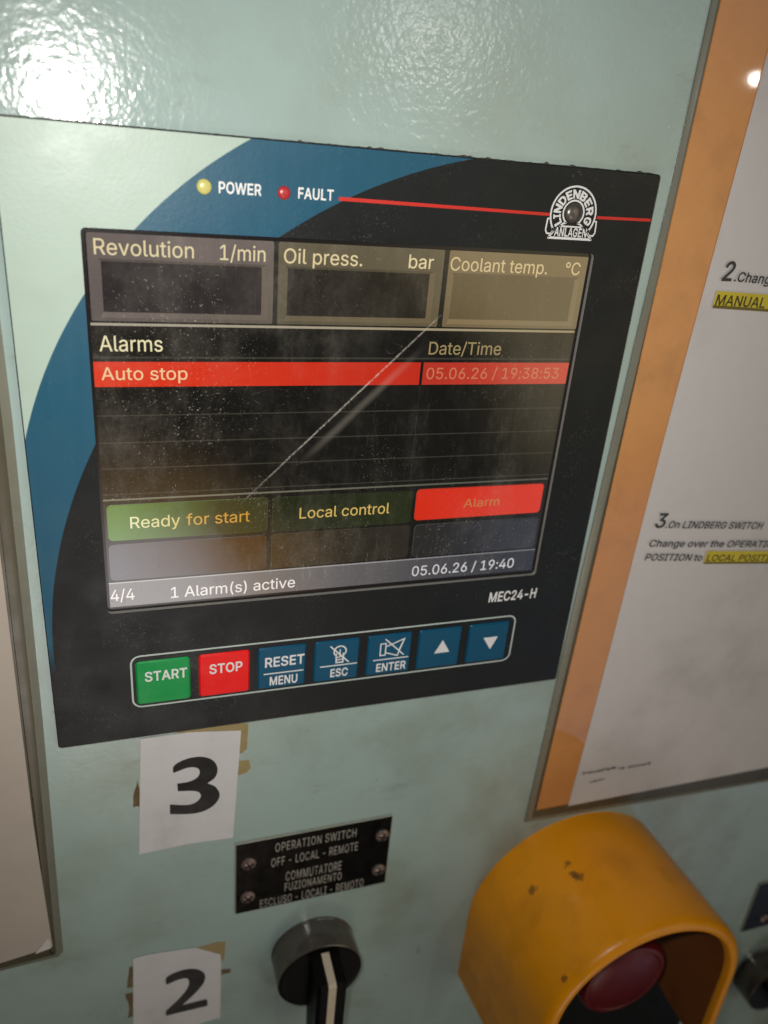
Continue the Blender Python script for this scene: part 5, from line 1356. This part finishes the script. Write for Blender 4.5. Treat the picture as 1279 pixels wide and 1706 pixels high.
# ------------------------------------------------------------------ rotary switches
def rotary(at, label):
    root = thing("rotary_switch", label, "switch", at, "rotary switches on the panel")
    b = B()
    R = 19.6
    prof = [(R + 0.1, 0), (R + 0.1, 1.0), (R - 0.25, 1.3), (R - 0.25, 1.9), (R, 2.2), (R, 14.2), (R - 0.15, 14.7), (R - 0.6, 15.0)]
    b.lathe(0, 0, prof, M['knob_side'], 96, cap=False)
    b.build("collar", root)
    b = B()
    b.lathe(0, 0, [(R - 0.6, 15.0), (R - 1.5, 14.6), (R - 2.2, 14.6), (0.2, 14.7)], M['knob_face'], 72)
    b.build("face", root)
    # lever: a bar across the face with a steep end and a cream line along its ridge
    b = B()
    hw = 6.6
    side = [(15.8, 14.5), (13.6, 29.0), (12.4, 30.0), (-40.0, 30.0), (-43.5, 27.5), (-44.5, 22.0), (-43.0, 17.5), (-20, 14.5)]   # (z, d)
    n = len(side)
    ch = 1.6
    vs = []
    for x, k in ((-hw, 0), (-hw + ch, 1), (hw - ch, 1), (hw, 0)):
        for z, d in side:
            vs.append((x + 1.2, z - (0.0 if k else 0.8 if z > 0 else 0), d if k or d < 16 else d - 1.0))
    fs = [(r * n + i, r * n + (i + 1) % n, (r + 1) * n + (i + 1) % n, (r + 1) * n + i) for r in range(3) for i in range(n)]
    fs += [tuple(range(n)), tuple(3 * n + i for i in range(n))]
    b.add(vs, fs, M['knob_face'])
    b.build("lever", root)
    b = B()
    w = 1.75
    line = [(15.95, 15.6), (13.72, 29.05), (12.42, 30.06), (-39.5, 30.06)]
    vs = [(x + 1.2, z, d) for z, d in line for x in (-w, w)]
    b.add(vs, [(2 * i, 2 * i + 1, 2 * i + 3, 2 * i + 2) for i in range(len(line) - 1)], M['pointer'])
    b.build("pointer_line", root)
    return root
sw = rotary((99.3, -140.0), "black rotary switch with a cream pointer line, below the OPERATION SWITCH nameplate")
c2 = sw.copy(); scene.collection.objects.link(c2)
c2.location = (403 * MM, 0, -262 * MM)
c2["label"] = "blurred dark rotary switch at the right edge, half hidden by the yellow hood"
for ch in list(sw.children):
    k = ch.copy(); scene.collection.objects.link(k); k.parent = c2
c2.rotation_euler = (0, math.radians(-38), 0)

# ------------------------------------------------------------------ emergency stop under its yellow hood
es = thing("emergency_stop", "red mushroom emergency stop inside a scuffed yellow hood", "emergency stop", (234.5, -143.5))
HO = (234.5, -143.5)
b = B(HO)
def hood_profile(t, k):
    """U outline at depth t (0 base, 1 front), shrunk by k"""
    cx, cz, R = 234.5 + 1.5 * t, -143.5 + 7.0 * t, 55.0 - 4.0 * t - k
    zb = -188.0
    pts = [(cx - R, zb + (cz - zb) * i / 8) for i in range(8)]
    pts += [(cx + R * math.cos(math.radians(180 - 180 * i / 44)), cz + R * math.sin(math.radians(180 - 180 * i / 44))) for i in range(45)]
    pts += [(cx + R, cz - (cz - zb) * (i + 1) / 8) for i in range(8)]
    return pts
L = 67.5
rings = [(0, 0), (0.25, 0), (0.5, 0), (0.75, 0), (0.93, 0), (0.962, 0.35), (0.985, 1.4), (0.997, 3.0), (1.0, 4.4), (0.993, 5.7), (0.975, 6.6), (0.95, 6.9), (0.7, 6.7), (0.4, 6.4), (0.0, 6.0)]
vs = []
for t, k in rings:
    for x, z in hood_profile(t, k): vs.append((x, z, t * L))
n = len(hood_profile(0, 0))
fs = [(r * n + i, r * n + i + 1, (r + 1) * n + i + 1, (r + 1) * n + i) for r in range(len(rings) - 1) for i in range(n - 1)]
for e in (0, n - 1):
    for r in range(len(rings) // 2):
        q = len(rings) - 1 - r
        if q - 1 > r + 0 and q - 1 != r:
            f = [r * n + e, (r + 1) * n + e, (q - 1) * n + e, q * n + e]
            if len(set(f)) == 4: fs.append(tuple(f))
            elif len(set(f)) == 3: fs.append((r * n + e, (r + 1) * n + e, q * n + e))
M['hood'] = hood_mat()
M['hood_in'] = worn("dark_brown_hood_inside", (0.27, 0.078, 0.014), 0.5, 0.25, dirt=(0.10, 0.03, 0.01), amount=0.5, scale=40)  # inner faces of the hood in a darker, redder brown than outside
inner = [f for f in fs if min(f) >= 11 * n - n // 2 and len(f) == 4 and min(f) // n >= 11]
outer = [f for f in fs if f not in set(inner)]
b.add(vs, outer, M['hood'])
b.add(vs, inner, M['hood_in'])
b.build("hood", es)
b = B(HO)
b.lathe(236, -144, [(45.0, 0), (45.0, 3.0), (43.5, 4.5), (28.0, 4.5), (27.0, 12.0), (20, 13.0)], M['black_part'], 64)
b.prism(rrect(216, -330, 348, -226, 6), 0, 2.5, M['black_part'], 0.4)
b.build("base_plate", es)
b = B(HO)
b.lathe(238.5, -144.5, [(15, 12), (15, 38), (20.5, 40), (22.8, 42.5), (23.2, 46), (22.6, 49.0), (21.2, 50.6), (19.5, 51.0), (18.9, 50.6), (18.2, 51.0), (8, 51.9), (0.3, 52.0)], M['red_head'], 64)
b.build("mushroom_head", es)

# ------------------------------------------------------------------ document pockets
def pocket(b, quad, ring_w, d, mt, rim):
    """a welded plastic pocket: a thin edge on the panel, rising to a flat front"""
    o0 = quad; o1 = inset(quad, ring_w * 0.12); o2 = inset(quad, ring_w * 0.55); o3 = inset(quad, ring_w)
    n = len(quad)
    rings = [(o0, 0.0), (o0, 0.7), (o1, 0.9), (o2, d * 0.8), (o3, d)]
    for k in range(len(rings) - 1):
        a, bb = rings[k], rings[k + 1]
        vs = [(x, z, a[1]) for x, z in a[0]] + [(x, z, bb[1]) for x, z in bb[0]]
        b.add(vs, [(i, (i + 1) % n, n + (i + 1) % n, n + i) for i in range(n)], rim if k < 3 else mt)
    b.sheet(o3, d, mt)
hold = thing("document_holder", "clouded plastic document pocket with an orange card, holding the instruction sheet at right", "document holder", (202, -86), "plastic document pockets on the panel")
b = B((202, -86))
pocket(b, [(201.0, -85.5), (365, -92.0), (372, 300), (207.0, 300), (206.6, 200), (204.3, 97)], 5.0, 1.7, M['pocket'], M['pocket_rim'])
b.build("pocket", hold)
b = B((202, -86))
b.prism([(205.0, -77.2), (358, -78.5), (360, 296), (209.2, 296), (208.4, 170), (207.6, 60)], 1.7, 2.2, M['card'], 0.15)
b.build("backing_card", hold)
b = B((222, -78))
# the sheet bulges a little away from its card
SH = [(222.2, -78.3), (354, -78.0), (356, 290), (231.4, 290)]
nx_, nz_ = 14, 36
vs = []
def sheet_pt(u, v):
    xl = SH[0][0] + (SH[3][0] - SH[0][0]) * v + 0.35 * math.sin(v * 9); xr = SH[1][0] + (SH[2][0] - SH[1][0]) * v
    x = xl + (xr - xl) * u; z = SH[0][1] + (290 - SH[0][1]) * v
    return x, z, 2.45 + 0.5 * math.sin(v * 7 + u * 2) * u
for j in range(nz_ + 1):
    for i in range(nx_ + 1):
        vs.append(sheet_pt(i / nx_, j / nz_))
b.add(vs, [(j * (nx_ + 1) + i, j * (nx_ + 1) + i + 1, (j + 1) * (nx_ + 1) + i + 1, (j + 1) * (nx_ + 1) + i) for j in range(nz_) for i in range(nx_)], M['sheet'])
I = M['grey_ink']; TD = 3.15
b.text("2", 234.1, 169.2, 4.4, 6.5, TD, I, 'medium', 0.12)
b.text(".Change", 239.6, 169.1, 19.3, 3.3, TD, I, 'medium', 0.10, -1.6)
b.add([(233.3, 159.6, TD - 0.06), (300, 157.6, TD - 0.06), (300, 163.6, TD - 0.06), (233.5, 165.5, TD - 0.06)], [(0, 1, 2, 3)], M['marker'])
b.add([(233.3, 159.4, TD - 0.03), (300, 157.4, TD - 0.03), (300, 158.3, TD - 0.03), (233.4, 160.5, TD - 0.03)], [(0, 1, 2, 3)], M['marker_line'])
b.text("MANUAL", 234.0, 160.6, 22.6, 3.6, TD, M['marker_text'], 'medium', 0.05, -1.5)
b.text("3", 231.5, 70.9, 5.0, 6.3, TD, I, 'medium', 0.12, -3)
b.text(".On LINDBERG SWITCH", 237.1, 70.4, 51.0, 3.1, TD, I, 'medium', 0.12, -4.6)
b.text("Change over the OPERATION", 231.1, 62.2, 70.0, 3.1, TD, I, 'medium', 0.12, -4.8)
b.text("POSITION to", 230.8, 55.8, 29.6, 3.1, TD, I, 'medium', 0.12, -5.2)
b.add([(262.0, 51.6, TD - 0.06), (310, 47.6, TD - 0.06), (310, 53.6, TD - 0.06), (262.2, 57.6, TD - 0.06)], [(0, 1, 2, 3)], M['marker'])
b.add([(262.0, 51.4, TD - 0.03), (310, 47.4, TD - 0.03), (310, 48.5, TD - 0.03), (262.0, 52.4, TD - 0.03)], [(0, 1, 2, 3)], M['marker_line'])
b.text("LOCAL POSITION", 262.8, 52.8, 42.0, 3.0, TD, M['marker_text'], 'medium', 0.10, -4.8)
# the smeared footer, no longer legible
for x0, x1, z0 in ((226, 244, -58.6), (246, 249, -59.6), (251.5, 264, -60.0), (231, 238, -65)):
    x = x0
    while x < x1:
        w = random.uniform(0.6, 1.5)
        b.stroke([(x, z0 + random.uniform(-0.4, 0.3)), (x + w, z0 + random.uniform(0.3, 1.2))], random.uniform(0.5, 1.1), TD - 0.1, I)
        x += w + random.uniform(0.1, 0.7)
sheet = b.build("instruction_sheet", None, (222, -78))
tag(sheet, "grubby white instruction sheet with yellow highlighted lines, in the orange pocket at right", "paper sheet")

hold2 = thing("document_holder", "clouded plastic document pocket with a cream sheet at the left edge", "document holder", (-60, -113), "plastic document pockets on the panel")
b = B((-60, -113))
pocket(b, [(-240, -120), (-9.0, -108.6), (-6.9, -106.2), (-4.3, 11), (-2.8, 121), (-3.4, 240), (-240, 240)], 4.6, 1.8, M['pocket'], M['pocket_rim'])
b.build("pocket", hold2)
b = B((-60, -113))
b.prism([(-200, -111), (-32, -103.6), (-10.3, -100.3), (-11.3, -35), (-10.4, 78), (-9.0, 236), (-200, 236)], 1.8, 2.3, M['cream'], 0.1)
cr = b.build("cream_sheet", None, (-60, -113))
tag(cr, "cream paper sheet in the pocket at the left edge", "paper sheet")
b = B((-12, -101))
b.prism([(-17.0, -102.0), (-11.0, -100.6), (-10.9, -96.0), (-12.2, -95.4)], 2.3, 2.5, M['sheet'])
tag(b.build("paper_scrap", None, (-12, -101)), "small torn white paper scrap at the bottom corner of the cream sheet", "paper scrap")
